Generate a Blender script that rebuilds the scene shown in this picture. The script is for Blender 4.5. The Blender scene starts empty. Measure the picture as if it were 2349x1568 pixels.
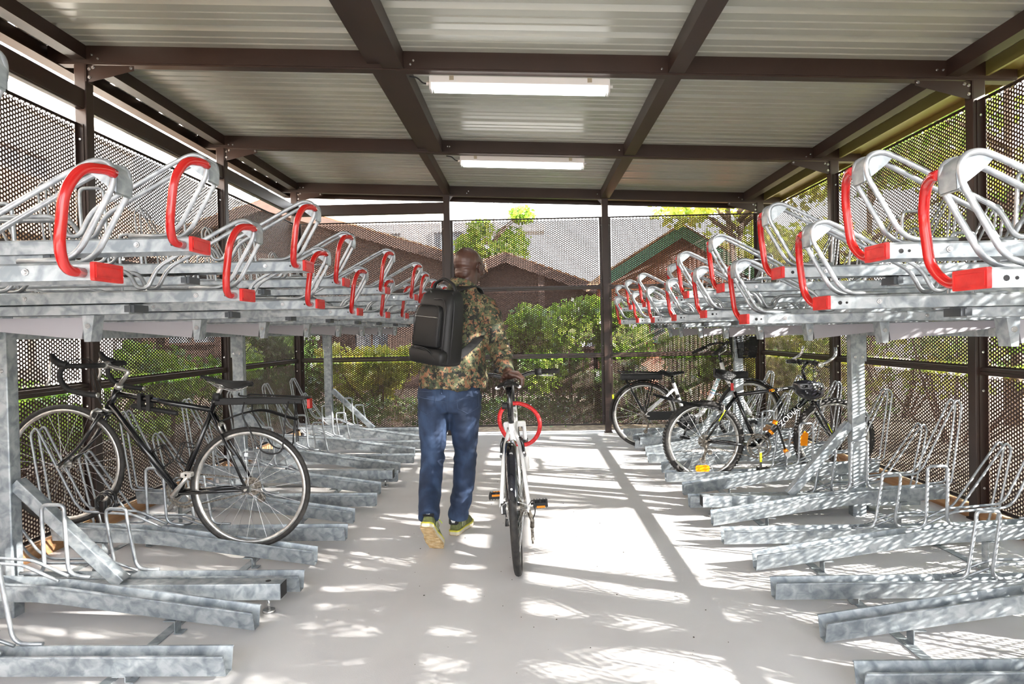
import bpy, math, random
import numpy as np
from mathutils import Vector, Matrix, noise as mnoise

# ---------------------------------------------------------------- camera, sky, sun, exposure
sc = bpy.context.scene
C = sc.collection
cam_d = bpy.data.cameras.new('camera')
cam = bpy.data.objects.new('camera', cam_d)
C.objects.link(cam)
FPX, YAW, PITCH, ROLL, CH = 1515.0, -0.0248, -0.0134, -0.0192, 1.28
cam_d.sensor_width = 36.0
cam_d.lens = 36.0 * FPX / 2349.0
cam_d.clip_start = 0.05
cam_d.clip_end = 500
_f = Vector((math.sin(YAW) * math.cos(PITCH), math.cos(YAW) * math.cos(PITCH), math.sin(PITCH)))
_r = Vector((math.cos(YAW), -math.sin(YAW), 0))
_u = _r.cross(_f)
_R = math.cos(ROLL) * _r + math.sin(ROLL) * _u
_U = math.cos(ROLL) * _u - math.sin(ROLL) * _r
cam.matrix_world = Matrix(((_R.x, _U.x, -_f.x, 0), (_R.y, _U.y, -_f.y, 0), (_R.z, _U.z, -_f.z, CH), (0, 0, 0, 1)))
sc.camera = cam

SUN_DIR = Vector((2.2, -0.9, 1.0)).normalized()      # towards the sun
SUN_STRENGTH = 27.0
SKY_STRENGTH = 3.3
sd = bpy.data.lights.new('sun', 'SUN')
sd.energy = SUN_STRENGTH
sd.angle = math.radians(0.55)
sd.color = (1.0, 0.96, 0.90)
so = bpy.data.objects.new('sun', sd)
C.objects.link(so)
so.rotation_euler = SUN_DIR.to_track_quat('Z', 'Y').to_euler()
w = bpy.data.worlds.new('sky')
sc.world = w
w.use_nodes = True
nt = w.node_tree
nt.nodes.clear()
tc = nt.nodes.new('ShaderNodeTexCoord')
sx = nt.nodes.new('ShaderNodeSeparateXYZ')
mr = nt.nodes.new('ShaderNodeMapRange')
rp = nt.nodes.new('ShaderNodeValToRGB')
bg = nt.nodes.new('ShaderNodeBackground')
wo = nt.nodes.new('ShaderNodeOutputWorld')
nt.links.new(tc.outputs['Generated'], sx.inputs[0])
nt.links.new(sx.outputs['Z'], mr.inputs['Value'])
nt.links.new(mr.outputs[0], rp.inputs[0])
rp.color_ramp.elements[0].color = (1.0, 0.99, 0.97, 1)
rp.color_ramp.elements[1].color = (0.62, 0.76, 1.0, 1)
nt.links.new(rp.outputs[0], bg.inputs[0])
bg.inputs[1].default_value = SKY_STRENGTH
nt.links.new(bg.outputs[0], wo.inputs[0])
sc.view_settings.view_transform = 'Standard'
sc.view_settings.look = 'None'
sc.view_settings.gamma = 1.0
sc.view_settings.use_curve_mapping = False
sc.view_settings.exposure = 1.35
sc.cycles.max_bounces = 8
sc.cycles.diffuse_bounces = 5
sc.cycles.glossy_bounces = 3
sc.cycles.transmission_bounces = 4
sc.cycles.transparent_max_bounces = 4
sc.cycles.caustics_reflective = False
sc.cycles.caustics_refractive = False
sc.cycles.sample_clamp_indirect = 6.0
rnd = random.Random(7)
PI = math.pi

# ---------------------------------------------------------------- mesh helpers
def fillet(pts, d=0.02, seg=4):
    pts = [Vector(p) for p in pts]
    out = [pts[0]]
    for i in range(1, len(pts) - 1):
        p, a, b = pts[i], pts[i - 1], pts[i + 1]
        da, db = (a - p), (b - p)
        if da.length < 1e-6 or db.length < 1e-6:
            continue
        k = min(d, da.length * 0.48, db.length * 0.48)
        A, B = p + da.normalized() * k, p + db.normalized() * k
        for j in range(seg + 1):
            t = j / seg
            out.append((1 - t) ** 2 * A + 2 * t * (1 - t) * p + t * t * B)
    out.append(pts[-1])
    return out


class MB:
    def __init__(self):
        self.v, self.f, self.s = [], [], []

    def add(self, vs, fs, smooth=False):
        o = len(self.v)
        self.v += [tuple(p) for p in vs]
        self.f += [tuple(i + o for i in f) for f in fs]
        self.s += [smooth] * len(fs)
        return self

    def box(self, x0, x1, y0, y1, z0, z1, m=None):
        vs = [Vector(p) for p in ((x0, y0, z0), (x1, y0, z0), (x1, y1, z0), (x0, y1, z0), (x0, y0, z1), (x1, y0, z1), (x1, y1, z1), (x0, y1, z1))]
        if m is not None:
            vs = [m @ p for p in vs]
        return self.add(vs, [(0, 3, 2, 1), (4, 5, 6, 7), (0, 1, 5, 4), (1, 2, 6, 5), (2, 3, 7, 6), (3, 0, 4, 7)])

    def rbox(self, x0, x1, y0, y1, z0, z1, r=0.01, axis='z', m=None, seg=3):
        # box with the four edges along one axis rounded
        ax = 'xyz'.index(axis)
        lo, hi = [x0, y0, z0], [x1, y1, z1]
        a, b = [i for i in range(3) if i != ax]
        prof = []
        for cx, cy, st in ((hi[a] - r, hi[b] - r, 0), (lo[a] + r, hi[b] - r, 1), (lo[a] + r, lo[b] + r, 2), (hi[a] - r, lo[b] + r, 3)):
            for j in range(seg + 1):
                t = (st + j / seg) * PI / 2
                prof.append((cx + r * math.cos(t), cy + r * math.sin(t)))
        n = len(prof)
        vs = []
        for h in (lo[ax], hi[ax]):
            for p, q in prof:
                v = [0, 0, 0]
                v[a], v[b], v[ax] = p, q, h
                v = Vector(v)
                vs.append(m @ v if m is not None else v)
        fs = [(i, (i + 1) % n, n + (i + 1) % n, n + i) for i in range(n)] + [tuple(range(n)), tuple(range(2 * n - 1, n - 1, -1))]
        return self.add(vs, fs)

    def tube(self, pts, r, n=8, closed=False, cap=True, smooth=True, flat=None):
        P = [Vector(p) for p in pts]
        m = len(P)
        rs = r if isinstance(r, (list, tuple)) else [r] * m
        T = []
        for i in range(m):
            if closed:
                t = P[(i + 1) % m] - P[i - 1]
            else:
                t = P[min(i + 1, m - 1)] - P[max(i - 1, 0)]
            T.append(t.normalized() if t.length > 1e-9 else Vector((0, 0, 1)))
        up = Vector((0, 0, 1)) if abs(T[0].z) < 0.9 else Vector((1, 0, 0))
        N = (up - T[0] * up.dot(T[0])).normalized()
        vs = []
        for i in range(m):
            if i:
                N = N - T[i] * N.dot(T[i])
                N = N.normalized() if N.length > 1e-9 else Vector((1, 0, 0))
            B = T[i].cross(N)
            for j in range(n):
                a = 2 * PI * j / n
                fx = flat if flat else 1.0
                vs.append(P[i] + rs[i] * (math.cos(a) * N * fx + math.sin(a) * B))
        fs = []
        for i in range(m if closed else m - 1):
            k = (i + 1) % m
            for j in range(n):
                j2 = (j + 1) % n
                fs.append((i * n + j, i * n + j2, k * n + j2, k * n + j))
        self.add(vs, fs, smooth)
        if cap and not closed:
            o = len(self.v) - m * n
            self.f.append(tuple(o + j for j in reversed(range(n))))
            self.f.append(tuple(o + (m - 1) * n + j for j in range(n)))
            self.s += [False, False]
        return self

    def cyl(self, a, b, r, n=10, r2=None):
        return self.tube([a, b], [r, r if r2 is None else r2], n)

    def extrude(self, prof, origin, ax, bx, d, smooth=False):
        # closed 2D profile (u along ax, v along bx) swept from origin by vector d
        O, A, B, D = Vector(origin), Vector(ax), Vector(bx), Vector(d)
        n = len(prof)
        vs = [O + A * u + B * v for u, v in prof] + [O + A * u + B * v + D for u, v in prof]
        fs = [(i, (i + 1) % n, n + (i + 1) % n, n + i) for i in range(n)] + [tuple(reversed(range(n))), tuple(range(n, 2 * n))]
        return self.add(vs, fs, smooth)

    def ring(self, prof, R, n=48, axis='y', c=(0, 0, 0), smooth=True):
        # profile (dr, w) revolved about an axis through c
        vs, fs = [], []
        k = len(prof)
        for i in range(n):
            a = 2 * PI * i / n
            for dr, wd in prof:
                rr = R + dr
                if axis == 'y':
                    vs.append((c[0] + rr * math.cos(a), c[1] + wd, c[2] + rr * math.sin(a)))
                elif axis == 'x':
                    vs.append((c[0] + wd, c[1] + rr * math.cos(a), c[2] + rr * math.sin(a)))
                else:
                    vs.append((c[0] + rr * math.cos(a), c[1] + rr * math.sin(a), c[2] + wd))
            i2 = (i + 1) % n
            for j in range(k):
                j2 = (j + 1) % k
                fs.append((i * k + j, i * k + j2, i2 * k + j2, i2 * k + j))
        return self.add(vs, fs, smooth)

    def ball(self, c, r, n=10, m=7):
        rx, ry, rz = (r, r, r) if not isinstance(r, (tuple, list)) else r
        vs = [(c[0], c[1], c[2] + rz)]
        for i in range(1, m):
            t = PI * i / m
            for j in range(n):
                a = 2 * PI * j / n
                vs.append((c[0] + rx * math.sin(t) * math.cos(a), c[1] + ry * math.sin(t) * math.sin(a), c[2] + rz * math.cos(t)))
        vs.append((c[0], c[1], c[2] - rz))
        fs = [(0, 1 + j, 1 + (j + 1) % n) for j in range(n)]
        for i in range(m - 2):
            for j in range(n):
                a, b = 1 + i * n + j, 1 + i * n + (j + 1) % n
                fs.append((a, a + n, b + n, b))
        e = len(vs) - 1
        fs += [(e, 1 + (m - 2) * n + (j + 1) % n, 1 + (m - 2) * n + j) for j in range(n)]
        return self.add(vs, fs, True)

    def mesh(self, name, mat=None):
        me = bpy.data.meshes.new(name)
        me.from_pydata(self.v, [], self.f)
        me.polygons.foreach_set('use_smooth', self.s)
        if mat:
            me.materials.append(mat)
        me.update()
        return me

    def build(self, name, mat, parent=None, kind=None, label=None):
        return place(self.mesh(name, mat), name, parent, kind, label)


def place(me, name, parent=None, kind=None, label=None, loc=None, rz=None):
    o = bpy.data.objects.new(name, me)
    C.objects.link(o)
    if parent is not None:
        o.parent = parent
    if kind:
        o['kind'] = kind
    if label:
        o['label'] = label
    if loc is not None:
        o.location = loc
    if rz is not None:
        o.rotation_euler = (0, 0, rz)
    return o


def empty(name, loc=(0, 0, 0), rz=0.0, label=None, cat=None, group=None, kind=None):
    o = bpy.data.objects.new(name, None)
    C.objects.link(o)
    o.location = loc
    o.rotation_euler = (0, 0, rz)
    return tag(o, label, cat, group, kind)


def tag(o, label=None, cat=None, group=None, kind=None):
    if label:
        o['label'] = label
    if cat:
        o['category'] = cat
    if group:
        o['group'] = group
    if kind:
        o['kind'] = kind
    return o


# ---------------------------------------------------------------- materials
def srgb(r, g, b):
    def c(x):
        x = x / 255.0
        return x / 12.92 if x <= 0.04045 else ((x + 0.055) / 1.055) ** 2.4
    return (c(r), c(g), c(b), 1.0)


def mat(name, col, rough=0.5, metal=0.0, emit=None, estr=0.0, spec=None, coat=0.0):
    m = bpy.data.materials.new(name)
    m.use_nodes = True
    b = m.node_tree.nodes['Principled BSDF']
    b.inputs['Base Color'].default_value = col
    b.inputs['Roughness'].default_value = rough
    b.inputs['Metallic'].default_value = metal
    if spec is not None:
        b.inputs['Specular IOR Level'].default_value = spec
    if coat:
        b.inputs['Coat Weight'].default_value = coat
        b.inputs['Coat Roughness'].default_value = 0.08
    if emit:
        b.inputs['Emission Color'].default_value = emit
        b.inputs['Emission Strength'].default_value = estr
    return m


def vary(m, stops, scale=8.0, detail=4.0, kind='noise', bump=0.0, bscale=None, coord='Object', rough=None, stretch=None, dist=0.0, bdist=0.01):
    """colour from a noise or voronoi ramp, and an optional bump"""
    t = m.node_tree
    b = t.nodes['Principled BSDF']
    co = t.nodes.new('ShaderNodeTexCoord')
    src = co.outputs[coord]
    if stretch:
        mp = t.nodes.new('ShaderNodeMapping')
        mp.inputs['Scale'].default_value = stretch
        t.links.new(src, mp.inputs[0])
        src = mp.outputs[0]
    if kind == 'noise':
        n = t.nodes.new('ShaderNodeTexNoise')
        n.inputs['Detail'].default_value = detail
        n.inputs['Distortion'].default_value = dist
        fac = n.outputs['Fac']
    else:
        n = t.nodes.new('ShaderNodeTexVoronoi')
        fac = n.outputs['Color']
    n.inputs['Scale'].default_value = scale
    t.links.new(src, n.inputs['Vector'])
    r = t.nodes.new('ShaderNodeValToRGB')
    e = r.color_ramp.elements
    while len(e) > 1:
        e.remove(e[-1])
    e[0].position, e[0].color = stops[0]
    for p, c in stops[1:]:
        x = e.new(p)
        x.color = c
    t.links.new(fac, r.inputs[0])
    t.links.new(r.outputs[0], b.inputs['Base Color'])
    if rough:
        q = t.nodes.new('ShaderNodeMapRange')
        q.inputs['To Min'].default_value, q.inputs['To Max'].default_value = rough
        t.links.new(fac, q.inputs['Value'])
        t.links.new(q.outputs[0], b.inputs['Roughness'])
    if bump:
        n2 = t.nodes.new('ShaderNodeTexNoise')
        n2.inputs['Scale'].default_value = bscale or scale
        n2.inputs['Detail'].default_value = 5
        t.links.new(src, n2.inputs['Vector'])
        bp = t.nodes.new('ShaderNodeBump')
        bp.inputs['Strength'].default_value = bump
        bp.inputs['Distance'].default_value = bdist
        t.links.new(n2.outputs['Fac'], bp.inputs['Height'])
        t.links.new(bp.outputs[0], b.inputs['Normal'])
    return m


M = {}
M['brown'] = vary(mat('brown_paint', srgb(64, 45, 39), 0.42), [(0.3, srgb(44, 30, 24)), (0.7, srgb(54, 37, 30))], 3.0, bump=0.25, bscale=700, bdist=0.0006)
M['perf'] = vary(mat('perforated_brown', srgb(78, 54, 47), 0.45), [(0.3, srgb(55, 36, 29)), (0.7, srgb(65, 43, 35))], 1.5)
M['roof'] = vary(mat('roof_sheet', srgb(205, 200, 184), 0.3, 0.0), [(0.3, srgb(166, 168, 158)), (0.7, srgb(180, 181, 170))], 0.7)
M['roof'].node_tree.nodes['Principled BSDF'].inputs['Coat Weight'].default_value = 0.3
M['roof'].node_tree.nodes['Principled BSDF'].inputs['Coat Roughness'].default_value = 0.25
M['galv'] = vary(mat('galvanised', srgb(180, 185, 188), 0.45, 0.5), [(0.34, srgb(128, 136, 142)), (0.5, srgb(156, 163, 167)), (0.64, srgb(178, 183, 186))], 22, 5, rough=(0.32, 0.55), dist=0.6)
M['galv_tube'] = vary(mat('galvanised_tube', srgb(200, 203, 205), 0.35, 0.6), [(0.3, srgb(136, 141, 146)), (0.7, srgb(176, 180, 183))], 30, rough=(0.25, 0.45))
M['galv_grey'] = mat('grey_cover', srgb(148, 146, 151), 0.5)
M['red'] = mat('red_grip', srgb(172, 14, 12), 0.25, coat=0.4)
M['redcap'] = vary(mat('red_cap', srgb(222, 44, 40), 0.45), [(0.35, srgb(176, 22, 22)), (0.75, srgb(206, 46, 42))], 22, bump=0.3, bscale=60, bdist=0.002)
M['floor'] = vary(mat('floor_concrete', srgb(205, 200, 198), 0.75), [(0.0, srgb(184, 181, 180)), (0.42, srgb(203, 200, 199)), (0.7, srgb(212, 210, 209))], 1.4, 8, bump=0.25, bscale=160, bdist=0.002)
M['dark'] = mat('dark_hole', srgb(18, 18, 20), 0.6)
M['steel'] = mat('bright_steel', srgb(200, 200, 200), 0.25, 0.9)
M['black'] = mat('black_rubber', srgb(18, 18, 19), 0.6)
M['tyre'] = vary(mat('tyre', srgb(44, 42, 41), 0.7), [(0.35, srgb(22, 21, 21)), (0.78, srgb(52, 48, 44))], 40, bump=0.5, bscale=220, bdist=0.002)
M['blackpaint'] = mat('black_paint', srgb(16, 16, 18), 0.22, coat=0.6)
M['whitepaint'] = mat('white_paint', srgb(232, 232, 232), 0.25, coat=0.5)
M['alu'] = vary(mat('aluminium', srgb(190, 188, 184), 0.3, 0.85), [(0.3, srgb(170, 168, 164)), (0.7, srgb(214, 212, 208))], 30)
M['dirty'] = vary(mat('dirty_metal', srgb(96, 90, 82), 0.5, 0.6), [(0.3, srgb(62, 56, 50)), (0.7, srgb(150, 142, 130))], 90)
M['orange'] = mat('orange_reflector', srgb(240, 140, 10), 0.25, emit=None)
M['yellow'] = mat('yellow_sticker', srgb(226, 236, 20), 0.4)
M['ply'] = vary(mat('ochre_board', srgb(176, 130, 88), 0.8), [(0.3, srgb(150, 106, 70)), (0.7, srgb(196, 154, 112))], 9, stretch=(1, 0.2, 3), bump=0.3, bscale=30, bdist=0.004)
M['wwhite'] = mat('lamp_body', srgb(226, 226, 226), 0.35)
M['lamp'] = mat('lamp_diffuser', srgb(255, 255, 250), 0.4, emit=(1.0, 0.98, 0.93, 1), estr=3.0)
# ---------------------------------------------------------------- shelter
ZB, SL = 2.984, 0.0469            # beam underside at X=0 and the roof's fall towards +X
PY = [-1.66, 0.34, 2.34, 4.34, 6.34, 8.34]
XL, XR = -2.907, 2.886            # aisle faces of the posts
def roofz(x):
    return ZB - SL * x
def tilt_box(mb, x0, x1, y0, y1, dz0, dz1):
    a, b = roofz(x0), roofz(x1)
    vs = [(x0, y0, a + dz0), (x1, y0, b + dz0), (x1, y1, b + dz0), (x0, y1, a + dz0), (x0, y0, a + dz1), (x1, y0, b + dz1), (x1, y1, b + dz1), (x0, y1, a + dz1)]
    return mb.add(vs, [(0, 3, 2, 1), (4, 5, 6, 7), (0, 1, 5, 4), (1, 2, 6, 5), (2, 3, 7, 6), (3, 0, 4, 7)])

floor = MB()
fx = [-2.95, -2.0, -1.0, 0, 1.0, 2.0, 2.93]
floor.box(-2.95, 2.93, -2.6, 8.42, -0.12, 0.0)
fo = floor.build('floor', M['floor'], kind='structure')
kerb = MB().box(-2.95, 2.93, 8.42, 8.50, -0.1, 0.012)
M['kerb'] = vary(mat('kerb', srgb(222, 222, 222), 0.8), [(0.3, srgb(205, 204, 202)), (0.7, srgb(232, 232, 232))], 12)
kerb.build('trim_1', M['kerb'], kind='structure')
gm = vary(mat('soil', srgb(110, 92, 72), 0.9), [(0.2, srgb(60, 48, 36)), (0.5, srgb(96, 80, 60)), (0.75, srgb(150, 134, 112))], 9, 9, bump=1.0, bscale=25, bdist=0.05)
gb = MB()
gb.box(-60, 60, 8.5, 90, -0.3, -0.02)
gb.box(-60, -2.95, -30, 8.5, -0.3, -0.02)
gb.box(2.93, 60, -30, 8.5, -0.3, -0.02)
gb.box(-2.95, 2.93, -30, -2.6, -0.3, -0.02)
gb.build('ground', gm, kind='structure')

# small grit and fallen leaf bits on the slab
gr = MB()
for i in range(150):
    x, y = rnd.uniform(-1.0, 1.0), rnd.uniform(1.7, 8.2)
    s = rnd.choice((0.0016, 0.002, 0.0026, 0.004))
    gr.ball((x, y, s * 0.3), (s, s * rnd.uniform(0.6, 1.3), s * 0.6), 5, 4)
tag(gr.build('grit', mat('grit', srgb(70, 62, 54), 0.9), kind='stuff'), 'dark grit specks scattered over the pale concrete floor', 'grit')

# --- ceiling
ceil = empty('ceiling', kind='structure')
def roof_profile(y0, y1):
    """underside line of the trapezoidal sheet: wide flats with two shallow grooves, deep ribs between"""
    pts = []
    y = y0
    P = 0.333
    while y < y1 - 1e-6:
        for dy, dz in ((0, 0), (0.073, 0), (0.080, 0.006), (0.092, 0.006), (0.099, 0), (0.160, 0), (0.167, 0.006), (0.179, 0.006), (0.186, 0), (0.255, 0), (0.275, 0.038), (0.313, 0.038)):
            pts.append((y + dy, dz))
        y += P
    pts.append((y, 0))
    return pts
def roof_sheet(y0):
    pr = roof_profile(y0, y0 + 0.999)
    mb = MB()
    vs = []
    n = len(pr)
    for x in (-3.18, 3.2):
        for t in (0.122, 0.1235):
            for (y, dz) in pr:
                vs.append((x, y, roofz(x) + t + dz))
    fs = []
    for i in range(n - 1):
        fs += [(i, 2 * n + i, 2 * n + i + 1, i + 1), (n + i, n + i + 1, 3 * n + i + 1, 3 * n + i)]
    mb.add(vs, fs)
    return mb
y = -1.9
while y < 8.6:
    roof_sheet(y).build('roof_sheet', M['roof'], ceil)
    y += 0.999
bm_bolt = MB()
def bolt(mb, p, axis=(0, -1, 0), r=0.008, h=0.008):
    a = Vector(p)
    mb.tube([a, a + Vector(axis) * h], [r * 1.35, r * 1.2], 8)
    mb.tube([a + Vector(axis) * h, a + Vector(axis) * (h + 0.006)], r * 0.8, 6)
for k, py in enumerate(PY):
    b = MB()
    tilt_box(b, -3.16, 3.17, py, py + 0.08, 0.012, 0.122)
    # rounded under-lip
    tilt_box(b, -3.16, 3.17, py + 0.006, py + 0.074, 0.0, 0.012)
    bo = b.build('roof_beam', M['brown'], ceil)
    bl = MB()
    for x in (-2.82, -2.86, -0.74, -0.72, 0.90, 2.66, 2.70):
        bolt(bl, (x, py - 0.001, roofz(x) + rnd.choice((0.035, 0.06))), r=0.006, h=0.003)
    bl.build('bolt', M['steel'], bo, kind='stuff')
for k in range(len(PY) - 1):
    y0, y1 = PY[k] + 0.08, PY[k + 1]
    def purlin(x0, x1, dz, z1=0.122):
        b = MB()
        tilt_box(b, x0, x1, y0, y1, dz, z1)
        b.build('purlin', M['brown'], ceil)
    if k < 4:
        purlin(-1.026, -0.931, 0.035)
        purlin(-0.925, -0.787, 0.006)
    else:
        purlin(-1.035, -0.955, 0.01)
    purlin(0.942, 1.048, 0.01)
    purlin(-3.0, -2.90, 0.03)
    purlin(2.72, 2.80, 0.02)
# eave channel on the left, with the sheet's ribs letting light in above it
e = MB()
tilt_box(e, -3.20, -3.175, -1.9, 8.7, 0.0, 0.125)
tilt_box(e, -3.20, -3.10, -1.9, 8.7, -0.005, 0.005)
e.build('eave_channel', M['brown'], ceil)
# gutter on the right
g = MB()
tilt_box(g, 2.98, 3.19, -1.9, 8.7, 0.075, 0.08)
tilt_box(g, 3.19, 3.20, -1.9, 8.7, 0.03, 0.16)
tilt_box(g, 2.97, 2.99, -1.9, 8.7, 0.03, 0.122)
g.build('gutter', mat('gutter_reflected_green', srgb(120, 112, 62), 0.35), ceil)  # olive of the greenery reflected in the sheet, put into its base colour
# far eave board above the back wall
e = MB()
tilt_box(e, -3.16, 3.17, 8.62, 8.64, -0.02, 0.125)
e.build('eave_board', M['brown'], ceil)

# --- perforated sheet: one mesh, hexagonal cells each with a round hole, 1.5 mm deep
def perforated(Wd, Hd, pitch=0.0243, hole=0.0070, th=0.0018, nh=12):
    cs = pitch * math.sqrt(3) / 2
    nc = int(Wd / cs)
    nr = int(Hd / pitch)
    cs, pitch_y = Wd / (nc + 1), Hd / (nr + 0.5)
    R = pitch_y / math.sqrt(3)
    # hexagon with flat top: corners at 0,60,...
    hexa = np.array([[R * math.cos(PI / 3 * i) * cs / (1.5 * R), R * math.sin(PI / 3 * i)] for i in range(6)])
    circ = np.array([[hole * math.cos(2 * PI * j / nh), hole * math.sin(2 * PI * j / nh)] for j in range(nh)])
    cell = np.vstack([hexa, circ])
    nv = 6 + nh
    cx = []
    for i in range(nc):
        for j in range(nr):
            cx.append((cs * (i + 1), pitch_y * (j + 0.5 + 0.5 * (i % 2))))
    cx = np.array(cx)
    n = len(cx)
    V2 = (cx[:, None, :] + cell[None]).reshape(-1, 2)
    front = np.column_stack([V2[:, 0], np.zeros(len(V2)), V2[:, 1]])
    back = front.copy()
    back[:, 1] = th
    V = np.vstack([front, back])
    off = n * nv
    tri = []
    st = nh // 6
    for i in range(6):
        i2 = (i + 1) % 6
        for s in range(st):
            j = i * st + s
            tri.append((i if s < st / 2 else i2, 6 + (j + 1) % nh, 6 + j))
        tri.append((i, i2, 6 + (i * st + st // 2) % nh))
    tri = np.array(tri)
    base = (np.arange(n) * nv)[:, None, None]
    F1 = (tri[None] + base).reshape(-1, 3)
    F2 = F1[:, ::-1] + off
    q = np.array([(6 + j, 6 + (j + 1) % nh) for j in range(nh)])
    Q = (q[None] + base).reshape(-1, 2)
    F3 = np.column_stack([Q[:, 0], Q[:, 1], Q[:, 1] + off])
    F4 = np.column_stack([Q[:, 0], Q[:, 1] + off, Q[:, 0] + off])
    F = np.vstack([F1, F2, F3, F4]).astype(np.int32)
    me = bpy.data.meshes.new('perforated_sheet')
    me.vertices.add(len(V))
    me.vertices.foreach_set('co', V.astype(np.float32).ravel())
    me.loops.add(F.size)
    me.loops.foreach_set('vertex_index', F.ravel())
    me.polygons.add(len(F))
    me.polygons.foreach_set('loop_start', np.arange(0, F.size, 3, dtype=np.int32))
    me.polygons.foreach_set('loop_total', np.full(len(F), 3, dtype=np.int32))
    me.materials.append(M['perf'])
    me.update()
    me.validate()
    return me
SW, SH = 1.80, 0.80
SHEET = perforated(SW, SH)
ROWS = [(0.097, 0.955), (0.999, 1.818), (1.857, 2.7245)]
def panel(parent, along, p0, p1, fixed, inward):
    """a framed bay of three perforated sheets between p0 and p1 (positions along the wall) at 'fixed'; inward = +-1 to the aisle"""
    L = p1 - p0
    m = 0.022
    for (z0, z1) in ROWS:
        zz0, zz1 = z0 + 0.012, z1 - 0.012
        o = place(SHEET, 'perforated_sheet', parent)
        s = (L - 2 * m) / SW
        if along == 'y':
            o.rotation_euler = (0, 0, PI / 2)
            o.location = (fixed, p0 + m, zz0)
        else:
            o.location = (p0 + m, fixed, zz0)
        o.scale = (s, 1, (zz1 - zz0) / SH)
    fr = MB()
    d = 0.040 * inward
    def bx(a0, a1, w0, w1, z0, z1):
        w0, w1 = min(w0, w1), max(w0, w1)
        if along == 'y':
            fr.box(fixed + w0, fixed + w1, a0, a1, z0, z1)
        else:
            fr.box(a0, a1, fixed + w0, fixed + w1, z0, z1)
    th = 0.003
    for a, b in ((p0, p0 + m + 0.008), (p1 - m - 0.008, p1)):
        bx(a, b, 0, th * inward, 0.097, 2.7245)
    bx(p0, p0 + th, 0, d, 0.097, 2.7245)
    bx(p1 - th, p1, 0, d, 0.097, 2.7245)
    for z in (0.097, 0.948, 0.994, 1.812, 1.852, 2.712):
        bx(p0, p1, 0.0005 * inward, th * 1.2 * inward, z, z + 0.018)
    for z in (0.097, 2.7215):
        bx(p0, p1, 0, 0.022 * inward, z, z + th)
    fr.build('panel_frame', M['brown'], parent)
    rl = MB()
    for z0, z1 in ((0.955, 0.976), (0.978, 0.999), (1.818, 1.837), (1.839, 1.857)):
        w0, w1 = 0.0, 0.035 * inward
        w0, w1 = min(w0, w1), max(w0, w1)
        if along == 'y':
            rl.rbox(fixed + w0, fixed + w1, p0, p1, z0, z1, 0.003, 'y')
        else:
            rl.rbox(p0, p1, fixed + w0, fixed + w1, z0, z1, 0.003, 'x')
    rl.build('rail', M['brown'], parent)
    bl = MB()
    for z in (0.22, 0.85, 1.1, 1.7, 1.95, 2.62):
        for a, dr in ((p0 + th, 1), (p1 - th, -1)):
            c = fixed + d * 0.5
            if along == 'y':
                bl.tube([(c, a, z), (c, a + 0.008 * dr, z)], 0.008, 8)
            else:
                bl.tube([(a, c, z), (a + 0.008 * dr, c, z)], 0.008, 8)
    bl.build('bolt', M['steel'], parent, kind='stuff')

wl = empty('wall_left', kind='structure')
wr = empty('wall_right', kind='structure')
wf = empty('wall_far', kind='structure')
def post(parent, x0, y0, z0, z1, base=True):
    p = MB()
    p.rbox(x0, x0 + 0.08, y0, y0 + 0.08, z0, z1, 0.006, 'z')
    if base:
        p.box(x0 - 0.01, x0 + 0.09, y0 - 0.01, y0 + 0.09, z0, z0 + 0.012)
    return p.build('steel_post', M['brown'], parent)
for k, py in enumerate(PY):
    post(wl, XL - 0.08, py, 0.0, roofz(XL) + 0.0)
    post(wr, XR, py, 0.0, roofz(XR) + 0.0)
    if k < len(PY) - 1:
        panel(wl, 'y', py + 0.083, PY[k + 1] - 0.003, XL - 0.062, 1)
        panel(wr, 'y', py + 0.083, PY[k + 1] - 0.003, XR + 0.062, -1)
        t = MB()
        t.rbox(XL - 0.072, XL - 0.012, py + 0.08, PY[k + 1], 2.822, 2.955, 0.012, 'y')
        t.build('top_rail', M['brown'], wl)
FP = [XL - 0.08, -1.045, 0.952, XR]
for x in FP[1:3]:
    post(wf, x, 8.34, 0.0, roofz(x))
for a, b in zip(FP[:-1], FP[1:]):
    panel(wf, 'x', a + 0.083, b - 0.003, 8.34 + 0.055, -1)
t = MB()
t.rbox(XL, FP[1], 8.36, 8.42, 2.815, 2.955, 0.012, 'x')
t.build('top_rail', M['brown'], wf)
# gusset brackets at the post heads
def gusset(parent, xc, y0, s, tipx):
    g = MB()
    z = roofz(xc)
    zt = roofz(tipx)
    prof = [(xc, z - 0.003), (xc, z - 0.115), (xc + s * 0.03, z - 0.115), (tipx, zt - 0.035), (tipx, zt - 0.003)]
    g.extrude([(a, b) for a, b in prof], (0, y0 + 0.012, 0), (1, 0, 0), (0, 0, 1), (0, 0.003, 0))
    g.box(min(xc, xc + s * 0.004), max(xc, xc + s * 0.004), y0 - 0.0, y0 + 0.07, z - 0.115, z - 0.003)
    o = g.build('gusset', M['brown'], parent)
    b = MB()
    for px, pz in ((xc + s * 0.018, z - 0.03), (xc + s * 0.018, z - 0.085), (xc + s * 0.045, z - 0.02), (tipx - s * 0.02, zt - 0.018)):
        bolt(b, (px, y0 + 0.012, pz), r=0.009, h=0.004)
    b.build('bolt', M['steel'], o, kind='stuff')
for py in PY[1:]:
    gusset(wl, XL, py, 1, XL + 0.32)
    gusset(wr, XR, py, -1, XR - 0.36)
for x, s in ((FP[1] + 0.08, 1), (FP[2], -1)):
    b = MB().extrude([(x, roofz(x) - 0.002), (x, roofz(x) - 0.06), (x + s * 0.05, roofz(x) - 0.002)], (0, 8.36, 0), (1, 0, 0), (0, 0, 1), (0, 0.003, 0))
    b.build('gusset', M['galv_grey'], wf)
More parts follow.
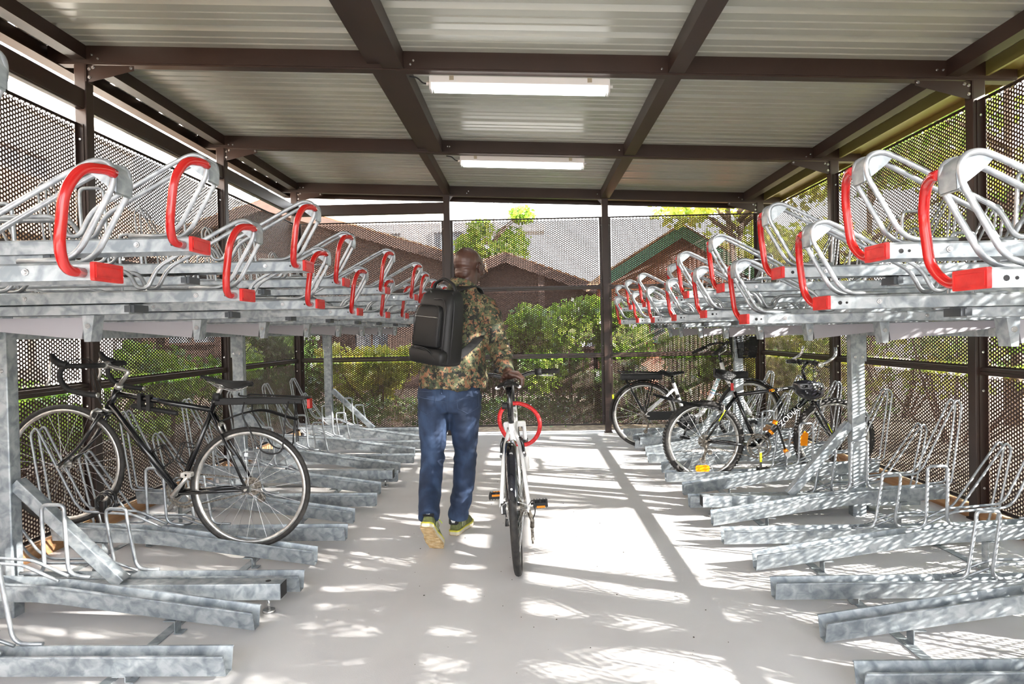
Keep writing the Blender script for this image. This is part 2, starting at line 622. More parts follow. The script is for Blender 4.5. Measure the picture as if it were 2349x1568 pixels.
# timber edging at the foot of the side walls
for s, x0, x1, nm in ((1, 2.90, 2.945, 'baseboard_right'), (-1, -2.965, -2.92, 'baseboard_left')):
    MB().box(x0, x1, -2.5, 8.34, 0.0, 0.085).build(nm, M['ply'], kind='structure')

# --- tube lights under the beams
def lamp(yc, label):
    L = empty('tube_light', (0, yc, 0), 0, label, 'light', 'strip lights under the roof beams')
    a, b = -0.625, 0.568
    def zt(x, d):
        return roofz(x) + d
    def slab(name, x0, x1, w, d0, d1, m, par):
        mb = MB()
        pr = [(-w, d0), (-w, d1), (w, d1), (w, d0), (w * 0.7, d0 - 0.008), (-w * 0.7, d0 - 0.008)]
        n = len(pr)
        vs = [(x0, p, zt(x0, q)) for p, q in pr] + [(x1, p, zt(x1, q)) for p, q in pr]
        mb.add(vs, [(i, (i + 1) % n, n + (i + 1) % n, n + i) for i in range(n)] + [tuple(range(n)), tuple(reversed(range(n, 2 * n)))])
        return mb.build(name, m, par)
    body = slab('lamp_housing', a, b, 0.045, -0.045, -0.002, M['wwhite'], L)
    slab('diffuser', a + 0.02, b - 0.02, 0.038, -0.085, -0.045, M['lamp'], L)
    for x, s in ((a, -1), (b, 1)):
        ends = MB()
        ends.box(x - 0.006, x + 0.006, -0.044, 0.044, zt(x, -0.09), zt(x, -0.004))
        ends.tube([(x + s * 0.006, 0, zt(x, -0.04)), (x + s * 0.03, 0, zt(x, -0.04))], 0.011, 8)
        ends.build('end_cap', M['wwhite'], L)
    cl = MB()
    for x in (-0.48, 0.44):
        cl.box(x - 0.015, x + 0.015, -0.048, 0.048, zt(x, -0.03), zt(x, 0.0))
    cl.build('clip', mat('brass_clip', srgb(170, 160, 140), 0.4, 0.6), L)
    cd = MB().tube(fillet([(a - 0.03, 0, zt(a, -0.04)), (a - 0.055, 0, zt(a, -0.035)), (a - 0.09, -0.01, zt(a, 0.0)), (a - 0.14, -0.03, zt(a, 0.002))], 0.02), 0.005, 6)
    cd.build('cable', M['black'], L)
lamp(4.34 + 0.08 + 0.048, 'lit white strip light under the front roof beam, the larger one')
lamp(6.34 + 0.08 + 0.048, 'lit white strip light under the middle roof beam, the smaller one')
# ---------------------------------------------------------------- bicycle racks
def rod(pts, r=0.0075, d=0.03, n=8):
    return fillet([(p[0], p[2] if len(p) > 2 else 0.0, p[1]) for p in pts], d, 4)
def P3(pts, y):
    return [(p[0], y, p[1]) for p in pts]

def channel(path, name):
    """open V trough: path of (x, zbottom)"""
    h, wb, wt, th, lip = 0.085, 0.024, 0.041, 0.0025, 0.007
    pr = [(-wt - lip, h - 0.004), (-wt - lip, h), (-wt, h), (-wb, 0), (wb, 0), (wt, h), (wt + lip, h), (wt + lip, h - 0.004)]
    inner = [(wt - th, h - th), (wb - th, th), (-wb + th, th), (-wt + th, h - th)]
    prof = [(-wt - lip, h - 0.006), (-wt - lip, h), (-wt + th, h), (-wb + th * 0.6, th), (wb - th * 0.6, th), (wt - th, h), (wt + lip, h), (wt + lip, h - 0.006), (wt + 0.0015, h - 0.006), (wb, 0), (-wb, 0), (-wt - 0.0015, h - 0.006)]
    n = len(prof)
    vs = []
    for x, z in path:
        vs += [(x, p, z + q) for p, q in prof]
    fs = []
    for i in range(len(path) - 1):
        for j in range(n):
            j2 = (j + 1) % n
            fs.append((i * n + j, (i + 1) * n + j, (i + 1) * n + j2, i * n + j2))
    mb = MB().add(vs, fs)
    o = 0
    for o, rev in ((0, False), ((len(path) - 1) * n, True)):
        quads = [(0, 1, 2, 11), (2, 3, 10, 11), (3, 4, 9, 10), (4, 5, 8, 9), (5, 6, 7, 8)]
        for q in quads:
            q = tuple(o + i for i in q)
            mb.f.append(tuple(reversed(q)) if not rev else q)
            mb.s.append(False)
    return mb.mesh(name, M['galv'])

def lean(pts, x0):
    return [(x - x0, z) for x, z in pts]
FX, RX = 1.12, 1.17
flat_path = [(0, 0.028), (1.54, 0.034)]
rais_path = [(0, 0.018), (0.83, 0.136), (0.97, 0.150), (1.47, 0.172)]
MESH = {}
MESH['flat_tray'] = channel(flat_path, 'lower_tray')
MESH['rais_tray'] = channel(rais_path, 'lower_tray')
def hoopmesh(key, pts, ys, r, x0, d=0.03):
    mb = MB()
    for y in ys:
        mb.tube(fillet(P3(lean(pts, x0), y), d, 5), r, 8)
    MESH[key] = mb.mesh(key, M['galv_tube'])
hoopmesh('flat_hoop', [(1.86, 0.122), (1.975, 0.122), (2.020, 0.39), (2.022, 0.432), (2.124, 0.432), (2.126, 0.39), (2.085, 0.125), (2.20, 0.124)], [-0.045], 0.0085, FX, 0.052)
hoopmesh('rais_hoop', [(1.93, 0.232), (2.03, 0.243), (2.042, 0.50), (2.042, 0.556), (2.144, 0.556), (2.144, 0.50), (2.137, 0.25), (2.25, 0.252)], [-0.045], 0.0085, RX, 0.052)
hoopmesh('flat_loop', [(1.96, 0.122), (2.133, 0.185), (2.40, 0.185), (2.47, 0.225), (2.735, 0.60), (2.765, 0.56), (2.672, 0.125), (2.58, 0.124)], [-0.030, 0.030], 0.007, FX, 0.03)
hoopmesh('rais_loop', [(2.02, 0.243), (2.178, 0.315), (2.455, 0.335), (2.50, 0.38), (2.71, 0.81), (2.745, 0.77), (2.672, 0.268), (2.56, 0.26)], [-0.030, 0.030], 0.007, RX, 0.03)
def bent_plate(mb, x, z0, z1, w=0.04):
    mb.box(x - 0.002, x + 0.002, -0.025, 0.025, z0, z1)
    mb.box(x - 0.002, x + 0.05, -0.025, 0.025, z1 - 0.003, z1)
    mb.box(x - 0.03, x + 0.002, -0.025, 0.025, z0, z0 + 0.003)
b = MB(); bent_plate(b, 1.50 - FX, 0.004, 0.029)
MESH['flat_leg'] = b.mesh('bracket', M['galv'])
b = MB(); bent_plate(b, 2.36 - FX, 0.004, 0.031)
MESH['flat_leg2'] = b.mesh('bracket', M['galv'])
b = MB(); bent_plate(b, 1.52 - RX, 0.004, 0.062)
MESH['rais_leg'] = b.mesh('bracket', M['galv'])
b = MB(); bent_plate(b, 2.36 - RX, 0.004, 0.155)
MESH['rais_leg2'] = b.mesh('bracket', M['galv'])

# upper tray: local x = 0 at the red cap, z = 0 at the underside
b = MB()
W2 = 0.055
prof = [(-W2, 0), (-W2, 0.038), (-W2 + 0.006, 0.044), (-0.020, 0.044), (-0.016, 0.030), (0.016, 0.030), (0.020, 0.044), (W2 - 0.006, 0.044), (W2, 0.038), (W2, 0), (W2 - 0.004, 0), (W2 - 0.004, 0.026), (-W2 + 0.004, 0.026), (-W2 + 0.004, 0)]
n = len(prof)
vs = [(0.004, p, q) for p, q in prof] + [(1.76, p, q) for p, q in prof]
b.add(vs, [(j, n + j, n + (j + 1) % n, (j + 1) % n) for j in range(n)])
b.add([(0.004, -W2, 0), (0.004, W2, 0), (0.004, W2, 0.04), (0.004, -W2, 0.04)], [(0, 1, 2, 3)])
MESH['upper_tray'] = b.mesh('upper_tray', M['galv'])
b = MB()
b.rbox(-0.006, 0.0045, -0.0575, 0.0575, -0.001, 0.0445, 0.004, 'x')
b.box(-0.008, -0.006, -0.052, 0.052, 0.006, 0.009); b.box(-0.008, -0.006, -0.052, 0.052, 0.035, 0.038)
b.box(-0.008, -0.006, -0.052, -0.049, 0.006, 0.038); b.box(-0.008, -0.006, 0.049, 0.052, 0.006, 0.038)
MESH['cap'] = b.mesh('end_cap', M['redcap'])
b = MB()
for x, r, mm in ((0.036, 0.0065, 0), (0.058, 0.004, 0)):
    for s in (-1, 1):
        b.tube([(x, s * W2, 0.02), (x, s * (W2 + 0.0012), 0.02)], r, 10)
MESH['hole'] = b.mesh('fixing_hole', M['dark'])
b = MB()
for s in (-1, 1):
    for x in (0.165, 0.80, 1.4):
        b.tube([(x, s * W2, 0.022), (x, s * (W2 + 0.004), 0.022)], [0.009, 0.008], 10)
        b.tube([(x, s * (W2 + 0.004), 0.022), (x, s * (W2 + 0.009), 0.022)], 0.005, 6)
MESH['bolt'] = b.mesh('bolt', M['steel'])
# leaning front hoop, two parallel tubes
b = MB()
lh = [(0.20, 0.050), (0.085, 0.051), (0.045, 0.075), (-0.045, 0.235), (-0.042, 0.285), (0.0, 0.297), (0.06, 0.270), (0.315, 0.132), (0.355, 0.055), (0.395, 0.055), (0.425, 0.118), (0.83, 0.120), (0.88, 0.055), (0.93, 0.052)]
for y in (-0.033, 0.033):
    b.tube(fillet(P3(lh, y), 0.035, 5), 0.0078, 8)
MESH['front_hoop'] = b.mesh('front_hoop', M['galv_tube'])
# gusset: strip bridging both tubes over the apex, and a side plate filling the bend
b = MB()
arc = [(-0.050, 0.215), (-0.052, 0.250), (-0.042, 0.280), (-0.018, 0.296), (0.008, 0.298), (0.035, 0.287)]
vs = []
for x, z in arc:
    vs += [(x, -0.033, z), (x, 0.033, z)]
for x, z in arc:
    dx, dz = 0.004, -0.004
    vs += [(x + dx, -0.033, z + dz), (x + dx, 0.033, z + dz)]
k = len(arc)
fs = []
for i in range(k - 1):
    a = 2 * i
    fs += [(a, a + 1, a + 3, a + 2), (2 * k + a, 2 * k + a + 2, 2 * k + a + 3, 2 * k + a + 1)]
b.add(vs, fs, True)
pl = arc + [(0.012, 0.262), (-0.022, 0.235)]
b.extrude([(x, z) for x, z in pl], (0, 0.030, 0), (1, 0, 0), (0, 0, 1), (0, 0.003, 0))
b.extrude([(x, z) for x, z in pl], (0, -0.033, 0), (1, 0, 0), (0, 0, 1), (0, 0.003, 0))
MESH['gusset'] = b.mesh('gusset_plate', M['galv'])
b = MB()
hp = [(0.024, 0.056, 0.018), (0.022, 0.118, 0.018), (0.006, 0.160, 0.065), (-0.010, 0.160, 0.195), (-0.026, 0.120, 0.256), (-0.044, 0.060, 0.264), (-0.046, 0.034, 0.260)]
b.tube(fillet(hp, 0.045, 6), 0.0125, 12)
MESH['handle'] = b.mesh('pull_handle', M['red'])
# tyre hoop and tall rear loop like those of the lower trays
b = MB()
th_ = [(0.84, 0.05), (0.90, 0.052), (0.915, 0.34), (0.918, 0.392), (1.022, 0.392), (1.025, 0.34), (1.01, 0.052), (1.12, 0.05)]
b.tube(fillet(P3(th_, -0.043), 0.052, 5), 0.0078, 8)
MESH['tyre_hoop'] = b.mesh('wheel_hoop', M['galv_tube'])
b = MB()
rl_ = [(1.0, 0.052), (1.11, 0.115), (1.38, 0.115), (1.44, 0.16), (1.66, 0.62), (1.70, 0.58), (1.64, 0.055), (1.54, 0.05)]
for y in (-0.03, 0.03):
    b.tube(fillet(P3(rl_, y), 0.03, 4), 0.007, 7)
MESH['rear_loop'] = b.mesh('rear_loop', M['galv_tube'])
# fixed slide rail and its stop, in the tray's frame; and the grey spring cover
b = MB()
b.rbox(0.46, 1.78, -0.045, 0.045, -0.040, -0.004, 0.004, 'x')
MESH['slide'] = b.mesh('slide_rail', M['galv'])
b = MB()
b.box(0.440, 0.452, -0.046, 0.046, -0.036, -0.008)
b.box(0.452, 0.475, -0.049, -0.046, -0.034, -0.010); b.box(0.452, 0.475, 0.046, 0.049, -0.034, -0.010)
MESH['stop'] = b.mesh('slide_stop', mat('dark_bracket', srgb(84, 88, 92), 0.4, 0.6))
b = MB()
b.extrude([(0.64, -0.050), (0.655, -0.130), (1.30, -0.062), (1.30, -0.046)], (0, -0.022, 0), (1, 0, 0), (0, 0, 1), (0, 0.044, 0))
MESH['cover'] = b.mesh('spring_cover', M['galv_grey'])
b = MB()
b.extrude([(0.600, -0.042), (0.645, -0.042), (0.640, -0.140), (0.615, -0.140)], (0, -0.030, 0), (1, 0, 0), (0, 0, 1), (0, 0.060, 0))
MESH['cover_end'] = b.mesh('cover_bracket', M['galv'])
b = MB()
b.tube([(0.624, -0.030, -0.082), (0.624, -0.034, -0.082)], 0.010, 10); b.tube([(0.624, 0.030, -0.082), (0.624, 0.034, -0.082)], 0.010, 10)
MESH['cover_bolt'] = b.mesh('bolt', M['steel'])

def rack(side, flats, raiseds, lows, his, posts, dz, label, fx, rx, postx):
    root = empty('bicycle_rack', (side * 1.9, 4.5, 0), 0, label, 'bike rack', 'two-tier bike racks along the aisle')
    ox, oy = -side * 1.9, -4.5
    rz = 0 if side > 0 else PI
    def put(me, name, X, Y, Z, parent=root, r=rz, tilt=0.0):
        o = place(me, name, parent)
        o.location = (side * X + ox, Y + oy, Z)
        o.rotation_euler = (0, tilt * (1 if True else 0), r)
        return o
    def kid(me, name, par):
        return place(me, name, par)
    for Y in flats:
        t = put(MESH['flat_tray'], 'lower_tray', fx, Y, 0)
        kid(MESH['flat_hoop'], 'wheel_hoop', t); kid(MESH['flat_loop'], 'rear_loop', t); kid(MESH['flat_leg'], 'bracket', t); kid(MESH['flat_leg2'], 'bracket', t)
    for Y in raiseds:
        t = put(MESH['rais_tray'], 'lower_tray', rx, Y, 0)
        kid(MESH['rais_hoop'], 'wheel_hoop', t); kid(MESH['rais_loop'], 'rear_loop', t); kid(MESH['rais_leg'], 'bracket', t); kid(MESH['rais_leg2'], 'bracket', t)
    for (Y, X, z) in lows + his:
        t = put(MESH['upper_tray'], 'upper_tray', X, Y, z)
        for key, nm in (('cap', 'end_cap'), ('hole', 'fixing_hole'), ('bolt', 'bolt'), ('front_hoop', 'front_hoop'), ('gusset', 'gusset_plate'), ('handle', 'pull_handle'), ('tyre_hoop', 'wheel_hoop'), ('rear_loop', 'rear_loop')):
            q = kid(MESH[key], nm, t)
            if key in ('bolt', 'hole'):
                q['kind'] = 'stuff'
    for (Y, X, z), low in [(q, True) for q in lows] + [(q, False) for q in his]:
        s = put(MESH['slide'], 'slide_rail', 1.0, Y, (1.418 if low else 1.555) + dz)
        kid(MESH['stop'], 'slide_stop', s)
        if low:
            c = put(MESH['cover'], 'spring_cover', 1.0, Y, 1.418 + dz)
            kid(MESH['cover_end'], 'cover_bracket', c); kid(MESH['cover_bolt'], 'bolt', c)['kind'] = 'stuff'
        else:
            rb = MB()
            for x in (2.30, 2.66):
                rb.box(side * x - 0.03 + ox, side * x + 0.03 + ox, Y - 0.03 + oy, Y + 0.03 + oy, 1.37 + dz, 1.515 + dz)
            rb.build('riser', M['galv'], root)
    # girders along the row
    y0, y1 = posts[0] - 1.2, posts[-1] + 0.12
    for x, nm in ((postx, 'girder'), (2.62, 'girder')):
        g = MB()
        g.rbox(side * x - 0.04 + ox, side * x + 0.04 + ox, y0 + oy, y1 + oy, 1.295 + dz, 1.375 + dz, 0.006, 'y')
        g.build(nm, M['galv'], root)
    for Y in posts:
        p = MB()
        X = side * postx + ox
        p.rbox(X - 0.045, X + 0.045, Y - 0.035 + oy, Y + 0.035 + oy, 0.0, 1.36 + dz, 0.006, 'z')
        po = p.build('upright', M['galv'], root)
        pl = MB()
        pl.box(X - 0.052, X + 0.052, Y - 0.042 + oy, Y - 0.036 + oy, 1.12 + dz, 1.38 + dz)
        pl.build('splice_plate', M['galv'], po)
        bl = MB()
        for bx in (-0.025, 0.025):
            bolt(bl, (X + bx, Y - 0.042 + oy, 1.15 + dz), r=0.008, h=0.004)
        bl.build('bolt', M['steel'], po, kind='stuff')
        f = MB()
        xs = sorted((side * 1.165 + ox, side * 2.62 + ox))
        # hollow box foot
        x_a, x_b = xs
        f.rbox(x_a, x_b, Y - 0.03 + oy, Y + 0.05 + oy, 0.070, 0.146, 0.004, 'x')
        ft = f.build('foot_tube', M['galv'], root)
        fo = MB()
        ex = side * 1.1640 + ox
        fo.box(ex - 0.002, ex + 0.002, Y - 0.024 + oy, Y + 0.044 + oy, 0.076, 0.140)
        hx = side * 1.235 + ox
        fo.tube([(hx, Y + 0.01 + oy, 0.146), (hx, Y + 0.01 + oy, 0.147)], 0.013, 12)
        fo.build('tube_hole', M['dark'], ft)
        af = MB()
        for xx in (1.235, 2.5):
            hx = side * xx + ox
            af.tube([(hx, Y + 0.01 + oy, 0.07), (hx, Y + 0.01 + oy, 0.006)], 0.007, 8)
            af.tube([(hx, Y + 0.01 + oy, 0.012), (hx, Y + 0.01 + oy, 0.0)], 0.028, 14)
        af.build('levelling_foot', M['steel'], ft)
        # brace
        br = MB()
        A = Vector((side * (postx - 0.045) + ox, Y + 0.01 + oy, 0.62))
        B = Vector((side * (1.925 if side < 0 else 1.76) + ox, Y + 0.01 + oy, 0.145))
        d = (B - A)
        L = d.length
        ang = math.atan2(-d.z, d.x)
        m4 = Matrix.Translation(A) @ Matrix.Rotation(ang, 4, 'Y')
        br.rbox(0, L, -0.03, 0.03, -0.028, 0.028, 0.004, 'x', m=m4)
        br.build('brace', M['galv'], root)
    # ground strips
    for x in ((1.50, 2.36) if side > 0 else (1.60, 2.56)):
        X = side * x + ox
        g = MB().box(X - 0.022, X + 0.022, 1.2 + oy, posts[-1] + 0.2 + oy, 0.0, 0.005)
        g.build('ground_strip', M['galv'], root)
    return root
kk = range
Lz = [1.428, 1.417, 1.419, 1.406, 1.409, 1.423, 1.415, 1.418, 1.416]
Lx = [1.051, 1.040, 1.022, 1.030, 1.029, 1.034, 1.03, 1.03, 1.03]
Hz = [1.555, 1.547, 1.562, 1.555, 1.561, 1.556, 1.556, 1.556, 1.556]
Hx = [1.050, 1.014, 0.943, 1.002, 0.942, 0.884, 0.95, 0.98, 0.98]
rack(-1, [2.43 + .8 * k for k in kk(8)], [2.83 + .8 * k for k in kk(7)],
     [(1.63 + .8 * k, Lx[k], Lz[k]) for k in kk(9)], [(1.23 + .8 * k, Hx[k], Hz[k]) for k in kk(9)],
     [0.53, 3.03, 5.55, 8.04], 0.0, 'galvanised two-tier bike rack with red handles, along the left wall', 1.145, 1.205, 2.46)
Rz = [1.3566, 1.340, 1.302, 1.347, 1.345, 1.344, 1.355, 1.357, 1.355]
Rx = [0.978, 1.003, 1.000, 1.025, 1.029, 1.030, 1.037, 0.979, 1.016]
Gz = [1.463, 1.478, 1.472, 1.4826, 1.486, 1.489, 1.494, 1.499]
Gx = [0.982, 1.007, 1.009, 1.022, 1.127, 1.032, 1.033, 1.044]
rack(1, [2.28 + .8 * k for k in kk(8)], [2.68 + .8 * k for k in kk(7)],
     [(1.48 + .8 * k, Rx[k], Rz[k]) for k in kk(8)] + [(7.60, 1.06, 1.355)], [(1.88 + .8 * k, Gx[k], Gz[k]) for k in kk(8)],
     [2.03, 4.53, 7.05], -0.075, 'sunlit galvanised two-tier bike rack with red caps, along the right wall', 1.115, 1.165, 2.215)
# ---------------------------------------------------------------- bicycles
# local frame of every bicycle: x forward, y to the rider's left, z up; origin at the rear wheel's contact point
def circ_prof(r, n=10, sq=1.0):
    return [(r * math.cos(2 * PI * j / n) * sq, r * math.sin(2 * PI * j / n)) for j in range(n)]

def wheel(name, parent, c, R, tr, rim_m, ns=28, knobs=False, hub_w=0.10, hub_r=0.018, rimh=0.020, rz=0.0, sprockets=0, hub_m=None):
    """rim mesh with tyre, spokes and hub as its own parts; c = hub centre"""
    c = Vector(c)
    rr = R - tr * 1.75
    mb = MB().ring([(0.004, -tr * .62), (0.004, tr * .62), (-rimh * .55, tr * .58), (-rimh, 0.004), (-rimh, -0.004), (-rimh * .55, -tr * .58)], rr, 56, 'y')
    w = mb.build(name, rim_m, parent)
    w.location = c
    w.rotation_euler = (0, 0, rz)
    t = MB().ring(circ_prof(tr, 12), R - tr, 64, 'y')
    if knobs:
        for k in range(72):
            a = 2 * PI * k / 72
            for off in ((-0.014, 0.0), (0.014, 0.5), (0.0, 0.25)) if k % 1 == 0 else ():
                aa = a + off[1] * 2 * PI / 72
                m4 = Matrix.Rotation(-aa, 4, 'Y') @ Matrix.Translation((R - 0.003, off[0], 0))
                t.box(-0.003, 0.005, -0.005, 0.005, -0.006, 0.006, m4)
    t.build('tyre', M['tyre'], w)
    s = MB()
    for k in range(ns):
        side = 1 if k % 2 else -1
        a = 2 * PI * (k + 0.5) / ns
        b = a + (0.55 if (k // 2) % 2 else -0.55)
        p = Vector((hub_r * math.cos(b), side * hub_w * 0.36, hub_r * math.sin(b)))
        q = Vector(((rr - rimh * .8) * math.cos(a), 0, (rr - rimh * .8) * math.sin(a)))
        s.tube([p, q], 0.0011, 4, cap=False)
    s.build('spokes', M['steel'], w, kind='stuff')
    h = MB()
    hw = hub_w / 2
    h.tube([(0, -hw * .8, 0), (0, -hw * .62, 0), (0, -hw * .6, 0), (0, hw * .6, 0), (0, hw * .62, 0), (0, hw * .8, 0)], [hub_r * .6, hub_r * 1.25, hub_r * .7, hub_r * .7, hub_r * 1.25, hub_r * .6], 14)
    h.tube([(0, -hw - 0.014, 0), (0, hw + 0.014, 0)], 0.007, 8)
    h.build('hub', hub_m or M['alu'], w)
    if sprockets:
        sp = MB()
        for k in range(sprockets):
            r = 0.052 - k * 0.0045
            y = -hw * 0.42 - k * 0.0035
            sp.tube([(0, y, 0), (0, y - 0.0015, 0)], r, 22, smooth=False)
        sp.build('cassette', M['dirty'], w)
    return w

def crankset(parent, bb, R, ang, L, m, chain_m, hub=None, Rs=0.035, pedm=None, q=0.085, ylat=-0.045, spider=True, refl=None, clip=False):
    bb = Vector(bb)
    ch = MB()
    for k, r in enumerate((R, R * 0.8)):
        ch.ring([(-0.012, -0.001), (0.0, -0.001), (0.0, 0.001), (-0.012, 0.001)], r, 44, 'y', (bb.x, ylat - 0.004 + 0.007 * k, bb.z), smooth=False)
    for k in range(30):
        a = 2 * PI * k / 30
        m4 = Matrix.Translation((bb.x, ylat - 0.004, bb.z)) @ Matrix.Rotation(a, 4, 'Y')
        ch.box(R - 0.001, R + 0.005, -0.001, 0.001, -0.003, 0.003, m4)
    c = ch.build('chainring', chain_m, parent)
    cr = MB()
    d = Vector((math.cos(ang), 0, math.sin(ang)))
    for s, sg in ((-1, 1), (1, -1)):
        y = s * q
        cr.tube([(bb.x, y * .8, bb.z), (bb.x + d.x * sg * L * .5, y * .9, bb.z + d.z * sg * L * .5), (bb.x + d.x * sg * L, y, bb.z + d.z * sg * L)], [0.016, 0.011, 0.012], 10)
    if spider:
        for k in range(5):
            a = ang + 2 * PI * k / 5
            cr.tube([(bb.x, ylat - 0.006, bb.z), (bb.x + math.cos(a) * R * .72, ylat - 0.006, bb.z + math.sin(a) * R * .72)], [0.012, 0.007], 6)
    cr.tube([(bb.x, -q * .85, bb.z), (bb.x, q * .85, bb.z)], 0.014, 12)
    cr.build('crank', m, parent)
    for s, sg in ((-1, 1), (1, -1)):
        px, pz, y = bb.x + d.x * sg * L, bb.z + d.z * sg * L, s * (q + 0.055)
        p = MB()
        p.tube([(px, s * q, pz), (px, s * (q + (0.05 if clip else 0.09)), pz)], 0.006, 8)
        if clip:
            p.rbox(px - 0.028, px + 0.028, min(s * (q + .015), s * (q + .05)), max(s * (q + .015), s * (q + .05)), pz - 0.014, pz + 0.014, 0.010, 'y')
            p.build('pedal', m, parent)
            continue
        for xx in (-0.040, 0.032):
            p.rbox(px + xx, px + xx + 0.010, y - 0.042, y + 0.042, pz - 0.013, pz + 0.013, 0.004, 'y')
        for yy in (-0.042, -0.006, 0.032):
            p.box(px - 0.036, px + 0.036, y + yy, y + yy + 0.010, pz - 0.010, pz + 0.010)
        for xx in (-0.040, 0.038):
            for yy in (-0.036, -0.018, 0.0, 0.018, 0.034):
                p.box(px + xx - 0.001, px + xx + 0.004, y + yy, y + yy + 0.004, pz - 0.018, pz + 0.018)
        po = p.build('pedal', pedm or M['black'], parent)
        if refl:
            r = MB()
            for xx in (-0.0425, 0.0405):
                r.box(px + xx, px + xx + 0.0035, y - 0.026, y + 0.022, pz - 0.016 if s < 0 else pz + 0.004, pz - 0.004 if s < 0 else pz + 0.016)
            r.build('pedal_reflector', M['orange'], po)
    if hub is not None:
        hb = Vector(hub)
        ct = MB()
        y = ylat - 0.003
        for top in (1, -1):
            a = Vector((bb.x, y, bb.z + top * R * 1.02))
            b = Vector((hb.x, y - 0.004, hb.z + top * Rs))
            n = int((a - b).length / 0.0127)
            for k in range(n):
                p, q2 = a.lerp(b, k / n), a.lerp(b, (k + 0.72) / n)
                dd = (q2 - p).normalized()
                up = Vector((0, 1, 0)).cross(dd)
                vs = []
                for pp in (p, q2):
                    for u in (-0.004, 0.004):
                        for v in (-0.003, 0.003):
                            vs.append(pp + up * u + Vector((0, v, 0)))
                ct.add(vs, [(0, 1, 3, 2), (4, 6, 7, 5), (0, 4, 5, 1), (2, 3, 7, 6), (0, 2, 6, 4), (1, 5, 7, 3)])
        ct.build('chain', M['dirty'], parent, kind='stuff')

def saddle(parent, nose, rear, wd, m, under=None, thick=0.022):
    """nose and rear are (x, z) of the top line"""
    nx, nz = nose
    rx, rz = rear
    secs = []
    N = 12
    for i in range(N + 1):
        t = i / N
        x = rx + (nx - rx) * t
        z = rz + (nz - rz) * t + 0.010 * math.cos(t * 2 * PI) * (0.6)
        if t < 0.12:
            wv = wd * (0.35 + 0.65 * (t / 0.12) ** 0.5)
        elif t < 0.3:
            wv = wd
        elif t < 0.65:
            u = (t - 0.3) / 0.35
            wv = wd * (1 - u * u * (3 - 2 * u) * 0.66)
        else:
            wv = wd * (0.34 - 0.12 * (t - 0.65) / 0.35)
        if t > 0.96:
            wv *= 0.6
        secs.append((x, z, wv / 2))
    mb = MB()
    k = 14
    vs = []
    for x, z, h in secs:
        for j in range(k):
            a = 2 * PI * j / k
            cy, sz = math.cos(a), math.sin(a)
            droop = -(abs(cy) ** 2.4) * h * 0.42
            if sz >= 0:
                vs.append((x, cy * h, z + droop + (sz - 1) * thick * .35))
            else:
                vs.append((x, cy * h * 0.94, z + droop - thick * (.35 + .65 * -sz * .6)))
    fs = []
    for i in range(N):
        for j in range(k):
            j2 = (j + 1) % k
            fs.append((i * k + j, i * k + j2, (i + 1) * k + j2, (i + 1) * k + j))
    fs += [tuple(range(k)), tuple(reversed(range(N * k, N * k + k)))]
    mb.add(vs, fs, True)
    s = mb.build('saddle', m, parent)
    r = MB()
    d = 1 if nx > rx else -1
    L = abs(nx - rx)
    for y in (-0.022, 0.022):
        r.tube(fillet([(rx + d * L * .12, y * 1.3, rz - 0.022), (rx + d * L * .3, y, rz - 0.048), (rx + d * L * .62, y, (rz + nz) / 2 - 0.048), (nx - d * L * .1, y * .4, nz - 0.02)], 0.02), 0.0035, 6)
    r.build('saddle_rail', M['steel'], s)
    if under:
        u = MB()
        for sg in (-1, 1):
            u.tube([(rx + d * (0.03 + 0.04 * q), sg * wd * (0.47 - 0.05 * q), rz - 0.034 - 0.004 * q) for q in range(3)], [0.008, 0.009, 0.005], 8)
        u.build('saddle_edge', under, s)
    return s

def cable(parent, pts, r=0.0024, m=None, d=0.05):
    return MB().tube(fillet(pts, d, 5), r, 6).build('brake_cable', m or M['black'], parent)

def drop(c, y, a, b, r=0.008):
    return None

